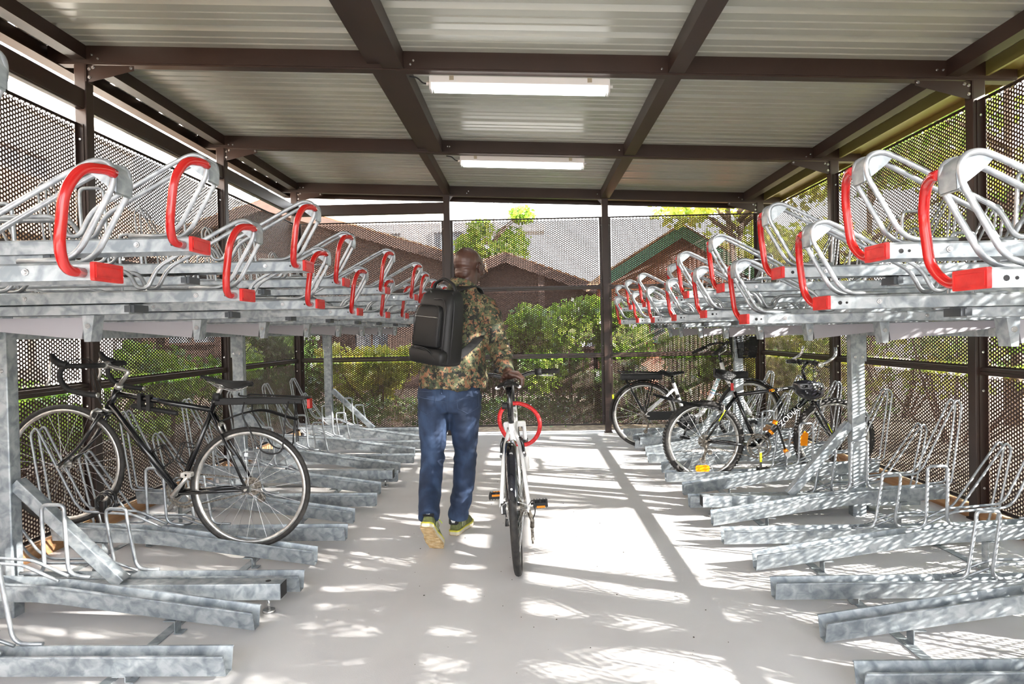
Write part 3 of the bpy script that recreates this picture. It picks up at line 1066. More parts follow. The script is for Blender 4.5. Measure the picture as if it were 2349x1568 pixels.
# --- the black road bicycle in the left rack (measured in the plane of its tray)
def road_bike():
    B = empty('road_bicycle', (-1.563, 3.63, 0.11), PI, 'black drop-bar road bicycle with pannier carrier parked in the left rack', 'bicycle')
    z = lambda v: v - 0.11
    hubR, hubF = (0, 0, z(0.45)), (1.049, 0, z(0.592))
    bb, sc_, hb, ht = Vector((0.404, 0, z(0.427))), Vector((0.205, 0, z(0.885))), Vector((0.793, 0, z(0.905))), Vector((0.735, 0, z(1.012)))
    f = MB()
    f.tube([sc_ + Vector((0.0, 0, 0)), Vector((0.748, 0, z(0.985)))], 0.0155, 12)
    f.tube([bb, Vector((0.780, 0, z(0.925)))], 0.0185, 12)
    f.tube([bb, sc_ + (sc_ - bb).normalized() * 0.045], 0.0155, 12)
    f.tube([hb, ht], 0.019, 12)
    for s in (-1, 1):
        f.tube([bb + Vector((-0.02, s * 0.026, 0)), Vector((0.02, s * 0.052, z(0.448)))], [0.012, 0.009], 10)
        f.tube([sc_ + Vector((0, s * 0.014, -0.01)), Vector((0.004, s * 0.055, z(0.462)))], [0.009, 0.0075], 10)
        f.box(-0.018, 0.022, s * 0.058 - 0.003, s * 0.058 + 0.003, z(0.434), z(0.470))
    f.tube([(bb.x, -0.034, bb.z), (bb.x, 0.034, bb.z)], 0.022, 14)
    fo = f.build('frame', M['blackpaint'], B)
    MB().tube([ht, ht + (ht - hb).normalized() * 0.028], [0.022, 0.020], 14).build('headset', M['alu'], fo)
    MB().tube([hb, hb - (ht - hb).normalized() * 0.014], [0.020, 0.022], 14).build('headset', M['alu'], fo)
    fk = MB()
    cr = Vector((0.812, 0, z(0.875)))
    fk.tube([hb, cr], 0.016, 10)
    fk.tube([cr + Vector((0, -0.045, 0)), cr + Vector((0, 0.045, 0))], 0.014, 10)
    for s in (-1, 1):
        fk.tube(fillet([cr + Vector((0, s * 0.04, 0)), Vector((0.925, s * 0.048, z(0.70))), Vector((1.049, s * 0.05, z(0.592)))], 0.10, 8), [0.013] * 6 + [0.009] * 6 if False else 0.0115, 10)
    fk.build('fork', M['blackpaint'], B)
    wheel('front_wheel', B, hubF, 0.338, 0.0145, M['alu'], 32, hub_w=0.10, rz=0.03)
    wheel('rear_wheel', B, hubR, 0.338, 0.0145, M['alu'], 32, hub_w=0.12, sprockets=7)
    # rim sidewalls dark stripe
    crankset(B, bb, 0.098, math.radians(-48), 0.165, M['alu'], M['dirty'], hub=(0, 0, hubR[2]), q=0.082, clip=True)
    # rear derailleur
    dr = MB()
    dr.tube([(0.0, -0.068, z(0.44)), (-0.03, -0.075, z(0.40)), (-0.025, -0.075, z(0.37))], 0.010, 8)
    dr.tube([(-0.03, -0.072, z(0.37)), (-0.03, -0.080, z(0.37))], 0.024, 16)
    dr.tube([(0.02, -0.072, z(0.40)), (0.02, -0.080, z(0.40))], 0.018, 12)
    dr.build('derailleur', M['dirty'], B)
    # chrome quill stem, bars, hoods, levers
    st = MB()
    top = Vector((0.668, 0, z(1.108)))
    st.tube(fillet([ht + Vector((-0.012, 0, 0.02)), top, Vector((0.800, 0, z(1.145)))], 0.018, 5), 0.0115, 12)
    st.tube([(0.800, -0.022, z(1.145)), (0.800, 0.022, z(1.145))], 0.020, 12)
    st.build('stem', M['alu'], B)
    bar = MB()
    half = [(0.800, 0.0, z(1.145)), (0.800, 0.13, z(1.147)), (0.803, 0.195, z(1.150)), (0.90, 0.20, z(1.150)), (0.925, 0.20, z(1.10)), (0.885, 0.205, z(1.03)), (0.80, 0.21, z(1.005)), (0.715, 0.21, z(0.995))]
    for s in (-1, 1):
        bar.tube(fillet([(x, s * y, zz) for x, y, zz in half], 0.055, 6), 0.0145, 12)
    bo = bar.build('handlebar', M['black'], B)
    for s in (-1, 1):
        h = MB()
        h.tube([(0.875, s * 0.20, z(1.155)), (0.915, s * 0.20, z(1.165)), (0.945, s * 0.20, z(1.185)), (0.958, s * 0.20, z(1.215))], [0.017, 0.020, 0.019, 0.012], 10)
        ho = h.build('brake_hood', M['black'], bo)
        l = MB().tube(fillet([(0.955, s * 0.20, z(1.19)), (0.972, s * 0.20, z(1.15)), (0.965, s * 0.205, z(1.09)), (0.985, s * 0.21, z(1.05))], 0.04), 0.0065, 8)
        l.build('brake_lever', M['alu'], ho)
        MB().tube([(0.715, s * 0.21, z(0.995)), (0.706, s * 0.21, z(0.995))], 0.0135, 12).build('bar_plug', M['steel'], bo)
    for yy, ee in ((0.05, 0.84), (0.02, 0.80)):
        cable(B, [(0.94, 0.19, z(1.17)), (0.86, yy, z(1.19)), (0.83, yy, z(1.05)), (ee, 0.0, z(0.95)), (0.80, 0.0, z(0.915))])
    cable(B, [(0.94, -0.19, z(1.17)), (0.90, -0.02, z(1.14)), (0.88, 0, z(1.02)), (0.815, 0, z(0.90))])
    # callipers
    for c, nm in ((Vector((0.842, 0, z(0.888))), 'front'), (Vector((0.175, 0, z(0.80))), 'rear')):
        q = MB()
        sg = 1 if nm == 'front' else -1
        q.tube([c + Vector((-0.02 * sg, 0, 0.0)), c + Vector((0.02 * sg, 0, 0.0))], 0.009, 8)
        for s in (-1, 1):
            q.tube(fillet([c + Vector((0.012 * sg, 0, 0.012)), c + Vector((0.02 * sg, s * 0.034, 0.004)), c + Vector((0.035 * sg, s * 0.026, -0.042))], 0.02), 0.0065, 8)
        q.build('calliper', M['alu'], B)
    saddle(B, (0.262, z(1.075)), (-0.022, z(1.035)), 0.15, M['black'])
    sp = MB()
    sp.tube([sc_ + Vector((-0.01, 0, 0.03)), Vector((0.155, 0, z(1.0))), Vector((0.145, 0, z(1.02)))], 0.0135, 12)
    sp.tube([(0.110, 0, z(1.02)), (0.185, 0, z(1.025))], 0.012, 8)
    sp.build('seat_post', M['alu'], B)
    # seatpost rack
    rk = MB()
    rk.tube([(0.19, 0, z(0.957)), (0.155, 0, z(0.957))], 0.026, 12)
    rk.rbox(-0.30, 0.20, -0.013, 0.013, z(0.912), z(0.950), 0.005, 'x')
    loop = [(0.0, -0.0, z(0.945)), (0.03, -0.055, z(0.965)), (-0.30, -0.055, z(0.945)), (-0.335, 0, z(0.943)), (-0.30, 0.055, z(0.945)), (0.03, 0.055, z(0.965)), (0.05, 0.0, z(0.975))]
    rk.tube(fillet(loop, 0.03), 0.0045, 8)
    rk.rbox(-0.335, -0.27, -0.055, 0.055, z(0.938), z(0.948), 0.004, 'x')
    ro = rk.build('pannier_carrier', M['black'], B)
    for s in (-1, 1):
        l = MB()
        l.tube(fillet([(-0.0, s * 0.052, z(0.93)), (0.01, s * 0.068, z(0.86)), (-0.10, s * 0.078, z(0.66)), (-0.16, s * 0.080, z(0.645)), (-0.215, s * 0.080, z(0.66)), (-0.235, s * 0.075, z(0.86)), (-0.245, s * 0.052, z(0.93))], 0.035), 0.0045, 8)
        l.build('side_loop', M['black'], ro)
    sp = MB()
    for s in (-1, 1):
        sp.tube([(-0.265, s * 0.012, z(0.925)), (-0.270, s * 0.012, z(0.70))], 0.003, 6)
    sp.build('elastic_strap', M['black'], ro)
    lt = MB().rbox(-0.352, -0.336, -0.022, 0.022, z(0.885), z(0.940), 0.006, 'x')
    lt.build('rear_light', M['red'], ro)
    # clip-on mudguard, pump, bottle cages, chain lock
    mg = MB()
    pts = []
    vs = []
    for i in range(13):
        t = i / 12
        x = 0.16 - 0.44 * t
        zz = z(0.825) + 0.075 * math.sin(PI * min(1, t * 1.25) * 0.62) - 0.02 * t - (0.10 * max(0, t - 0.55))
        for y, dz in ((-0.026, -0.010), (-0.015, 0), (0.015, 0), (0.026, -0.010)):
            vs.append((x, y, zz + dz))
    mg.add(vs, [(i * 4 + j, i * 4 + j + 1, i * 4 + 5 + j, i * 4 + 4 + j) for i in range(12) for j in range(3)], True)
    mg.build('mudguard', M['black'], B)
    pm = MB()
    pm.tube([(0.66, 0.0, z(0.915)), (0.655, 0, z(0.915)), (0.42, 0, z(0.872)), (0.40, 0, z(0.869))], [0.010, 0.014, 0.014, 0.012], 12)
    for xx in (0.555, 0.605):
        pm.box(xx - 0.010, xx + 0.010, -0.020, 0.020, z(0.885 + (xx - 0.55) * .18), z(0.975 + (xx - 0.55) * .18))
    pm.build('frame_pump', M['black'], B)
    for base, dr_, sd in ((Vector((0.53, 0, z(0.60))), Vector((0.55, 0, 0.82)).normalized(), 1), (Vector((0.315, 0, z(0.62))), (sc_ - bb).normalized(), 2)):
        cg = MB()
        nrm = Vector((-dr_.z, 0, dr_.x)) if sd == 1 else Vector((dr_.z, 0, -dr_.x))
        cc = base + nrm * 0.052
        cg.tube([base + nrm * 0.018 - dr_ * 0.06, base + nrm * 0.018 + dr_ * 0.07], 0.006, 6)
        cg.tube([cc + dr_ * 0.055 + nrm * (0.036 * math.cos(a * PI / 8)) + Vector((0, 0.036 * math.sin(a * PI / 8), 0)) for a in range(16)], 0.0035, 6, closed=True)
        for s in (-1, 1):
            cg.tube(fillet([base + nrm * 0.018 - dr_ * 0.05, cc + nrm * 0.03 + Vector((0, s * 0.02, 0)) - dr_ * 0.05, cc + nrm * 0.034 + Vector((0, s * 0.02, 0)) + dr_ * 0.055], 0.02), 0.0035, 6)
        cg.build('bottle_cage', M['black'], B)
    return B
road_bike()
# cable lock around the front wheel
lk = MB()
cc = Vector((-2.33, 3.55, 0.40))
rr_ = random.Random(3)
for k in range(5):
    a0 = rr_.uniform(0, 6)
    nrm = Vector((rr_.uniform(-.4, .4), 1, rr_.uniform(-.4, .4))).normalized()
    u = nrm.cross(Vector((0, 0, 1))).normalized()
    v = nrm.cross(u)
    lk.tube([cc + Vector((rr_.uniform(-.004, .004), 0.008 * k - .02, 0)) + (u * math.cos(a) + v * math.sin(a)) * (0.045 + 0.004 * k) for a in [2 * PI * q / 20 for q in range(20)]], 0.005, 7, closed=True)
lk.rbox(cc.x - 0.02, cc.x + 0.015, cc.y - 0.035, cc.y - 0.008, cc.z - 0.05, cc.z + 0.01, 0.008, 'z')
tag(lk.build('cable_lock', M['blackpaint']), 'coiled dark cable lock around the black road bicycle front wheel', 'lock')

# --- mountain bike in the right rack
def text_on(s, size, loc, rot, m, parent, ext=0.0006, name='lettering'):
    cu = bpy.data.curves.new(name, 'FONT')
    cu.body = s
    cu.size = size
    cu.extrude = ext
    cu.align_x = 'CENTER'
    cu.align_y = 'CENTER'
    tmp = bpy.data.objects.new('tmp', cu)
    C.objects.link(tmp)
    bpy.context.view_layer.update()
    me = bpy.data.meshes.new_from_object(tmp.evaluated_get(bpy.context.evaluated_depsgraph_get()))
    bpy.data.objects.remove(tmp)
    me.name = name
    me.materials.clear()
    me.materials.append(m)
    o = place(me, name, parent)
    o.location = loc
    o.rotation_euler = rot
    return o

def mtb():
    B = empty('mountain_bicycle', (1.429, 5.48, 0.032), 0, 'black mountain bicycle with chrome bar ends and orange reflectors in the right rack', 'bicycle')
    z = lambda v: v - 0.032
    R = 0.332
    hubR, hubF = (0, 0, z(0.364)), (1.065, 0, z(0.364))
    bb, sc_, hb, ht = Vector((0.437, 0, z(0.318))), Vector((0.270, 0, z(0.735))), Vector((0.885, 0, z(0.685))), Vector((0.845, 0, z(0.830)))
    f = MB()
    f.tube([sc_, Vector((0.852, 0, z(0.80)))], 0.016, 12)
    f.tube([bb, Vector((0.875, 0, z(0.72)))], 0.0235, 12)
    f.tube([bb, sc_ + (sc_ - bb).normalized() * 0.03], 0.017, 12)
    f.tube([hb, ht], 0.022, 12)
    for s in (-1, 1):
        f.tube([bb + Vector((-0.02, s * 0.03, 0)), Vector((0.02, s * 0.062, z(0.362)))], [0.013, 0.010], 10)
        f.tube([sc_ + Vector((0, s * 0.02, -0.02)), Vector((0.006, s * 0.064, z(0.375)))], [0.010, 0.008], 10)
    f.tube([(bb.x, -0.036, bb.z), (bb.x, 0.036, bb.z)], 0.025, 14)
    fr = f.build('frame', M['blackpaint'], B)
    a = math.atan2(0.72 - 0.318, 0.875 - 0.437)
    mid = bb.lerp(Vector((0.875, 0, z(0.72))), 0.62)
    text_on('ZODIAC', 0.062, (mid.x, -0.0240, mid.z), (PI / 2, -a, 0), M['whitepaint'], fr)
    m2 = bb.lerp(Vector((0.875, 0, z(0.72))), 0.26)
    MB().tube([m2 - (m2 - bb).normalized() * 0.010, m2 + (m2 - bb).normalized() * 0.012], 0.0242, 12, cap=False).build('decal', M['orange'], fr)
    a2 = math.atan2(0.80 - 0.735, 0.582)
    text_on('MD', 0.03, (0.56, -0.0165, z(0.769)), (PI / 2, -a2, 0), M['orange'], fr)
    text_on('200', 0.03, (0.625, -0.0165, z(0.776)), (PI / 2, -a2, 0), M['whitepaint'], fr)
    fk = MB()
    cr = Vector((0.905, 0, z(0.72)))
    cr = hb + Vector((0.012, 0, -0.02))
    fk.tube([cr + Vector((0, -0.052, 0)), cr + Vector((0, 0.052, 0))], 0.016, 10)
    for s in (-1, 1):
        fk.tube(fillet([cr + Vector((0, s * 0.05, 0.006)), Vector((0.99, s * 0.055, z(0.48))), Vector((1.065, s * 0.055, z(0.364)))], 0.08, 6), 0.014, 10)
    fo = fk.build('fork', M['blackpaint'], B)
    st = MB().tube([(0.985, -0.070, z(0.50)), (1.02, -0.070, z(0.425))], 0.006, 6, flat=0.5)
    st.build('reflective_strip', M['yellow'], fo)
    wheel('front_wheel', B, (1.065, 0, z(0.364)), R, 0.024, M['alu'], 32, True, 0.10, rz=0.03)
    wheel('rear_wheel', B, hubR, R, 0.024, M['alu'], 32, True, 0.13, sprockets=7, hub_m=M['dirty'])
    rf = MB().rbox(-0.075, 0.04, -0.034, -0.024, z(0.112), z(0.166), 0.02, 'y')
    rf.build('spoke_reflector', M['orange'], B)
    rf = MB().extrude([(0.83, z(0.30)), (0.87, z(0.36)), (0.90, z(0.34)), (0.89, z(0.24)), (0.84, z(0.24))], (-0.07, -0.07, 0.08), (1, 0, 0), (0, 0, 1), (0, 0.008, 0))
    rf.build('spoke_reflector', M['orange'], B)
    crankset(B, bb, 0.098, math.radians(-90), 0.17, M['alu'], M['dirty'], hub=(0, 0, hubR[2]), q=0.085)
    yl = MB().box(bb.x - 0.008, bb.x + 0.008, -0.094, -0.090, bb.z - 0.12, bb.z - 0.045)
    yl.build('reflective_strip', M['yellow'], B)
    ys = MB().tube([(0.165, -0.062, z(0.62)), (0.11, -0.066, z(0.53))], 0.008, 6, flat=0.5)
    ys.build('reflective_strip', M['yellow'], B)
    dr = MB()
    dr.tube([(0.0, -0.07, z(0.34)), (-0.0, -0.08, z(0.29)), (-0.03, -0.08, z(0.22))], 0.012, 8)
    dr.tube([(-0.03, -0.076, z(0.215)), (-0.03, -0.086, z(0.215))], 0.026, 16)
    dr.tube([(0.03, -0.076, z(0.28)), (0.03, -0.086, z(0.28))], 0.020, 12)
    dr.build('derailleur', M['dirty'], B)
    # tall lock arm beside the crank
    lk = MB().tube(fillet([(0.56, -0.06, z(0.53)), (0.585, -0.065, z(0.49)), (0.645, -0.07, z(0.28))], 0.02), 0.009, 8)
    lo = lk.build('lock_arm', M['blackpaint'], B)
    MB().tube([(0.555, -0.07, z(0.50)), (0.568, -0.07, z(0.53))], 0.019, 10).build('lock_collar', M['orange'], lo)
    MB().tube([(0.635, -0.07, z(0.295)), (0.655, -0.07, z(0.265))], [0.016, 0.022], 12).build('lock_collar', M['orange'], lo)
    MB().tube([(0.655, -0.08, z(0.26)), (0.655, -0.105, z(0.255))], 0.022, 14).build('lock_head', M['whitepaint'], lo)
    # stem and bar, bar turned with the wheel
    st = MB()
    tp = Vector((0.825, 0, z(0.985)))
    st.tube(fillet([ht, Vector((0.815, 0, z(0.94))), Vector((0.868, 0, z(1.0)))], 0.03), 0.014, 12)
    st.build('stem', M['blackpaint'], B)
    hbm = empty('handlebar', (0.868, 0, z(1.0)), 0.03)
    hbm.parent = B
    bar = MB().tube(fillet([(-0.04, -0.29, -0.01), (0, -0.06, 0), (0, 0.06, 0), (-0.04, 0.29, -0.01)], 0.03), 0.0125, 10).build('handlebar_tube', M['black'], hbm)
    for s in (-1, 1):
        MB().tube([(-0.024, s * 0.175, -0.006), (-0.04, s * 0.285, -0.01)], 0.018, 10).build('grip', M['black'], hbm)
        e = MB().tube(fillet([(-0.042, s * 0.30, -0.012), (0.03, s * 0.305, 0.02), (0.075, s * 0.30, 0.055), (0.085, s * 0.28, 0.12)], 0.03), 0.012, 10)
        e.tube([(-0.042, s * 0.288, -0.012), (-0.042, s * 0.312, -0.012)], 0.020, 12)
        e.build('bar_end', M['steel'], hbm)
        l = MB().tube(fillet([(-0.01, s * 0.15, -0.01), (0.03, s * 0.19, -0.03), (0.035, s * 0.27, -0.035)], 0.02), 0.006, 7)
        l.tube([(-0.015, s * 0.125, -0.005), (-0.015, s * 0.155, -0.005)], 0.022, 10)
        l.build('brake_lever', M['black'], hbm)
    for k, (yy, x1) in enumerate(((-0.12, 0.96), (0.11, 0.98), (0.02, 0.90))):
        cable(B, [(0.85, yy, z(0.99)), (0.91 + .02 * k, yy * .7, z(0.93)), (x1, yy * .3, z(0.80)), (0.90, -0.02, z(0.77)), (0.70, -0.018, z(0.795))])
    saddle(B, (0.37, z(0.925)), (0.100, z(0.955)), 0.24, M['black'], thick=0.085)
    MB().tube([sc_, Vector((0.225, 0, z(0.865)))], 0.0155, 12).build('seat_post', M['steel'], B)
    MB().box(0.225, 0.248, -0.022, -0.016, z(0.775), z(0.835)).build('seat_tag', M['redcap'], B)
    # long mudguard off the seat post
    mg = MB()
    vs = []
    for i in range(15):
        t = i / 14
        x = 0.22 - 0.47 * t if False else 0.16 - 0.52 * t
        x = 0.20 - 0.60 * (1 - t)
        zz = z(0.66) + 0.10 * t * 0 + 0.02
        vs += [(x + 0.0, y, z(0.76) - 0.13 * (1 - (1 - t) ** 1.4) + dz) for y, dz in ((-0.045, -0.022), (-0.03, 0), (0.03, 0), (0.045, -0.022))]
    mg.add(vs, [(i * 4 + j, i * 4 + j + 1, i * 4 + 5 + j, i * 4 + 4 + j) for i in range(14) for j in range(3)], True)
    mg.build('mudguard', M['black'], B)
    # callipers
    for c in (Vector((0.93, 0, z(0.66))), Vector((0.15, 0, z(0.60)))):
        q = MB()
        for s in (-1, 1):
            q.tube(fillet([c + Vector((0, s * 0.06, -0.02)), c + Vector((0.01, s * 0.055, 0.04)), c + Vector((0.015, s * 0.02, 0.07))], 0.02), 0.006, 7)
        q.build('calliper', M['alu'], B)
    return B
mtb()
# helmet hanging from the mountain bike's bars
hl = MB()
vs, fs = [], []
N, K = 18, 8
for i in range(K + 1):
    t = i / K * PI * 0.55
    for j in range(N):
        a = 2 * PI * j / N
        rib = 1 + 0.05 * math.cos(a * 6)
        vs.append((0.135 * math.sin(t) * math.cos(a) * rib, 0.095 * math.sin(t) * math.sin(a) * rib, 0.10 * math.cos(t)))
for i in range(K):
    for j in range(N):
        j2 = (j + 1) % N
        if i in (2, 3, 5) and j % 3 == 0:
            continue
        fs.append((i * N + j, (i + 1) * N + j, (i + 1) * N + j2, i * N + j2))
hel = empty('bicycle_helmet', (2.245, 5.36, 0.80), 0, 'black cycle helmet hanging by its straps from the mountain bicycle handlebar', 'helmet')
hl.add(vs, fs, True)
ho = hl.build('helmet_shell', mat('helmet_black', srgb(22, 22, 28), 0.3, coat=0.3), hel)
ho.rotation_euler = (PI * 0.86, 0.25, 0.2)
sm = ho.modifiers.new('s', 'SOLIDIFY')
sm.thickness = 0.018
for x, x2 in ((-0.06, -0.03), (0.04, 0.05)):
    MB().tube(fillet([(x, 0, 0.02), (x2, 0.02, 0.16), (x2 + 0.03, 0.06, 0.21)], 0.03), 0.004, 5).build('chin_strap', M['black'], hel)

# --- white step-through electric bicycle at the far end of the right rack
def ebike():
    B = empty('electric_bicycle', (1.223, 7.10, 0.03), 0, 'white step-through electric bicycle with black basket at the right rack far end', 'bicycle')
    z = lambda v: v - 0.03
    R = 0.352
    hubR, hubF = (0, 0, z(0.382)), (1.115, 0, z(0.382))
    mo = Vector((0.455, 0, z(0.305)))
    st_, hb, ht = Vector((0.320, 0, z(0.715))), Vector((0.862, 0, z(0.80))), Vector((0.830, 0, z(0.925)))
    f = MB()
    f.tube(fillet([Vector((0.845, 0, z(0.85))), Vector((0.685, 0, z(0.50))), Vector((0.60, 0, z(0.36))), mo + Vector((0.03, 0, 0.03))], 0.10, 8), 0.030, 14, flat=0.8)
    f.tube([mo, st_], 0.019, 12)
    f.tube([hb, ht], 0.022, 12)
    for s in (-1, 1):
        f.tube([mo + Vector((-0.02, s * 0.04, 0)), Vector((0.02, s * 0.066, z(0.375)))], [0.015, 0.011], 10)
        f.tube([st_ + Vector((0, s * 0.018, -0.07)), Vector((0.006, s * 0.066, z(0.385)))], [0.013, 0.010], 10)
    fr = f.build('frame', M['whitepaint'], B)
    a = math.atan2(0.35, 0.16)
    text_on('GITANE', 0.045, (0.790, -0.0300, z(0.735)), (PI / 2, -a, 0), mat('teal_print', srgb(60, 140, 150), 0.4), fr)
    for k, cc in enumerate(((70, 170, 175), (120, 150, 190), (210, 170, 175))):
        p = Vector((0.845, 0, z(0.85))).lerp(Vector((0.685, 0, z(0.50))), 0.62 + 0.08 * k)
        q = Vector((0.845, 0, z(0.85))).lerp(Vector((0.685, 0, z(0.50))), 0.65 + 0.08 * k)
        MB().tube([p, q], 0.0306, 14, cap=False, flat=0.8).build('stripe', mat('stripe', srgb(*cc), 0.35), fr)
    md = MB()
    md.tube([(mo.x, -0.07, mo.z), (mo.x, -0.055, mo.z), (mo.x, 0.055, mo.z), (mo.x, 0.07, mo.z)], [0.075, 0.095, 0.095, 0.075], 24)
    md.build('motor', M['black'], B)
    bt = MB()
    for t in (0.25, 0.62):
        p, q = mo.lerp(st_, t), mo.lerp(st_, t + 0.08)
        bt.tube([p, q], 0.026, 12)
    bt.build('clamp', M['black'], B)
    fk = MB()
    cr = hb + Vector((0.01, 0, -0.03))
    fk.tube([cr + Vector((0, -0.055, 0)), cr + Vector((0, 0.055, 0))], 0.018, 10)
    for s in (-1, 1):
        fk.tube(fillet([cr + Vector((0, s * 0.052, 0)), Vector((1.04, s * 0.056, z(0.52))), Vector((1.115, s * 0.056, z(0.382)))], 0.08, 6), 0.015, 10)
    fk.build('fork', M['whitepaint'], B)
    wheel('front_wheel', B, hubF, R, 0.020, M['alu'], 32, False, 0.10, rz=0.1)
    wheel('rear_wheel', B, hubR, R, 0.020, M['alu'], 32, False, 0.13, sprockets=6, hub_m=M['dirty'])
    def guard(c, a0, a1, name):
        g = MB()
        vs = []
        N = 22
        for i in range(N + 1):
            a = math.radians(a0 + (a1 - a0) * i / N)
            for y, dr in ((-0.030, -0.012), (-0.020, 0), (0.020, 0), (0.030, -0.012)):
                r = R + 0.018 + dr
                vs.append((c[0] + r * math.cos(a), y, c[2] + r * math.sin(a)))
        g.add(vs, [(i * 4 + j, i * 4 + j + 1, i * 4 + 5 + j, i * 4 + 4 + j) for i in range(N) for j in range(3)], True)
        return g.build(name, M['black'], B)
    gr = guard(hubR, 25, 190, 'mudguard')
    guard(hubF, -15, 125, 'mudguard')
    MB().rbox(-0.335, -0.320, -0.02, 0.02, z(0.555), z(0.60), 0.005, 'x').build('reflective_strip', M['yellow'], gr)
    crankset(B, mo, 0.08, math.radians(-110), 0.165, M['blackpaint'], M['black'], hub=(0, 0, hubR[2]), q=0.09)
    cg = MB().rbox(0.02, 0.44, -0.075, -0.055, z(0.33), z(0.42), 0.03, 'y')
    cg.build('chain_guard', M['black'], B)
    dr = MB()
    dr.tube([(0.0, -0.07, z(0.36)), (0.03, -0.08, z(0.27)), (0.0, -0.08, z(0.21))], 0.010, 8)
    dr.tube([(0.0, -0.076, z(0.21)), (0.0, -0.086, z(0.21))], 0.022, 14)
    dr.build('derailleur', M['dirty'], B)
    rk = MB()
    rk.rbox(-0.240, 0.190, -0.060, 0.060, z(0.755), z(0.822), 0.018, 'x')
    bo = rk.build('battery', M['black'], B)
    rk = MB()
    rk.tube(fillet([(0.19, -0.06, z(0.83)), (-0.25, -0.06, z(0.845)), (-0.27, 0, z(0.86)), (-0.25, 0.06, z(0.845)), (0.19, 0.06, z(0.83))], 0.04), 0.006, 8)
    for s in (-1, 1):
        rk.tube([(-0.19, s * 0.062, z(0.765)), (0.005, s * 0.072, z(0.40))], 0.007, 8)
        rk.tube([(0.10, s * 0.062, z(0.765)), (0.01, s * 0.072, z(0.42))], 0.007, 8)
    rk.build('carrier', M['black'], B)
    saddle(B, (0.435, z(0.835)), (0.175, z(0.85)), 0.19, M['black'], thick=0.04)
    MB().tube([st_, Vector((0.300, 0, z(0.81)))], 0.0145, 12).build('seat_post', M['blackpaint'], B)
    sm_ = MB().tube(fillet([ht, Vector((0.805, 0, z(1.02))), Vector((0.862, 0, z(1.115)))], 0.03), 0.015, 12)
    sm_.build('stem', M['blackpaint'], B)
    hbm = empty('handlebar', (0.862, 0, z(1.12)), 0.1)
    hbm.parent = B
    half = [(0, 0, 0), (0.01, 0.09, 0.01), (-0.06, 0.21, 0.0), (-0.24, 0.30, -0.10)]
    bm_ = MB()
    for s in (-1, 1):
        bm_.tube(fillet([(x, s * y, q) for x, y, q in half], 0.05), 0.0115, 10)
    bm_.build('handlebar_tube', M['black'], hbm)
    for s in (-1, 1):
        MB().tube([(-0.12, s * 0.24, -0.034), (-0.24, s * 0.30, -0.10)], 0.0175, 10).build('grip', M['black'], hbm)
        MB().tube(fillet([(-0.05, s * 0.2, -0.01), (-0.08, s * 0.24, -0.06), (-0.17, s * 0.29, -0.10)], 0.02), 0.006, 7).build('brake_lever', M['alu'], hbm)
    MB().rbox(-0.03, 0.03, -0.16, -0.10, 0.012, 0.035, 0.01, 'z').build('display', M['black'], hbm)
    MB().ball((-0.03, 0.15, 0.035), 0.022).build('bell', M['steel'], hbm)
    # wire basket with a tall body
    bk = MB()
    x0, x1, x2, x3 = 0.955, 1.185, 0.985, 1.155
    zt_, zb_ = z(1.20), z(0.975)
    for k in range(17):
        t = k / 16
        zz = zb_ + (zt_ - zb_) * t
        a, b = x2 + (x0 - x2) * t, x3 + (x1 - x3) * t
        h = 0.12 + 0.03 * t
        bk.tube([(a, -h, zz), (b, -h, zz), (b, h, zz), (a, h, zz)], 0.0045 if k in (0, 16) else 0.0026, 5, closed=True)
    for k in range(25):
        t = k / 24
        for s in (-1, 1):
            bk.tube([(x2 + (x3 - x2) * t, s * 0.12, zb_), (x0 + (x1 - x0) * t, s * 0.15, zt_)], 0.002, 4)
        bk.tube([(x2, -0.12 + 0.24 * t, zb_), (x0, -0.15 + 0.30 * t, zt_)], 0.002, 4)
        bk.tube([(x3, -0.12 + 0.24 * t, zb_), (x1, -0.15 + 0.30 * t, zt_)], 0.002, 4)
        bk.tube([(x2 + (x3 - x2) * t, -0.12, zb_), (x2 + (x3 - x2) * t, 0.12, zb_)], 0.002, 4)
    bk.build('basket', M['black'], B)
    MB().rbox(0.96, 1.0, -0.03, 0.03, z(0.90), z(0.955), 0.01, 'x').build('front_light', M['black'], B)
    cable(B, [(0.84, -0.15, z(1.10)), (0.95, -0.10, z(1.02)), (0.94, -0.02, z(0.90)), (0.86, -0.02, z(0.84))], 0.003)
    cable(B, [(0.84, 0.15, z(1.10)), (0.97, 0.10, z(1.0)), (0.95, 0.02, z(0.88)), (0.87, 0.02, z(0.80))], 0.003)
    return B
ebike()

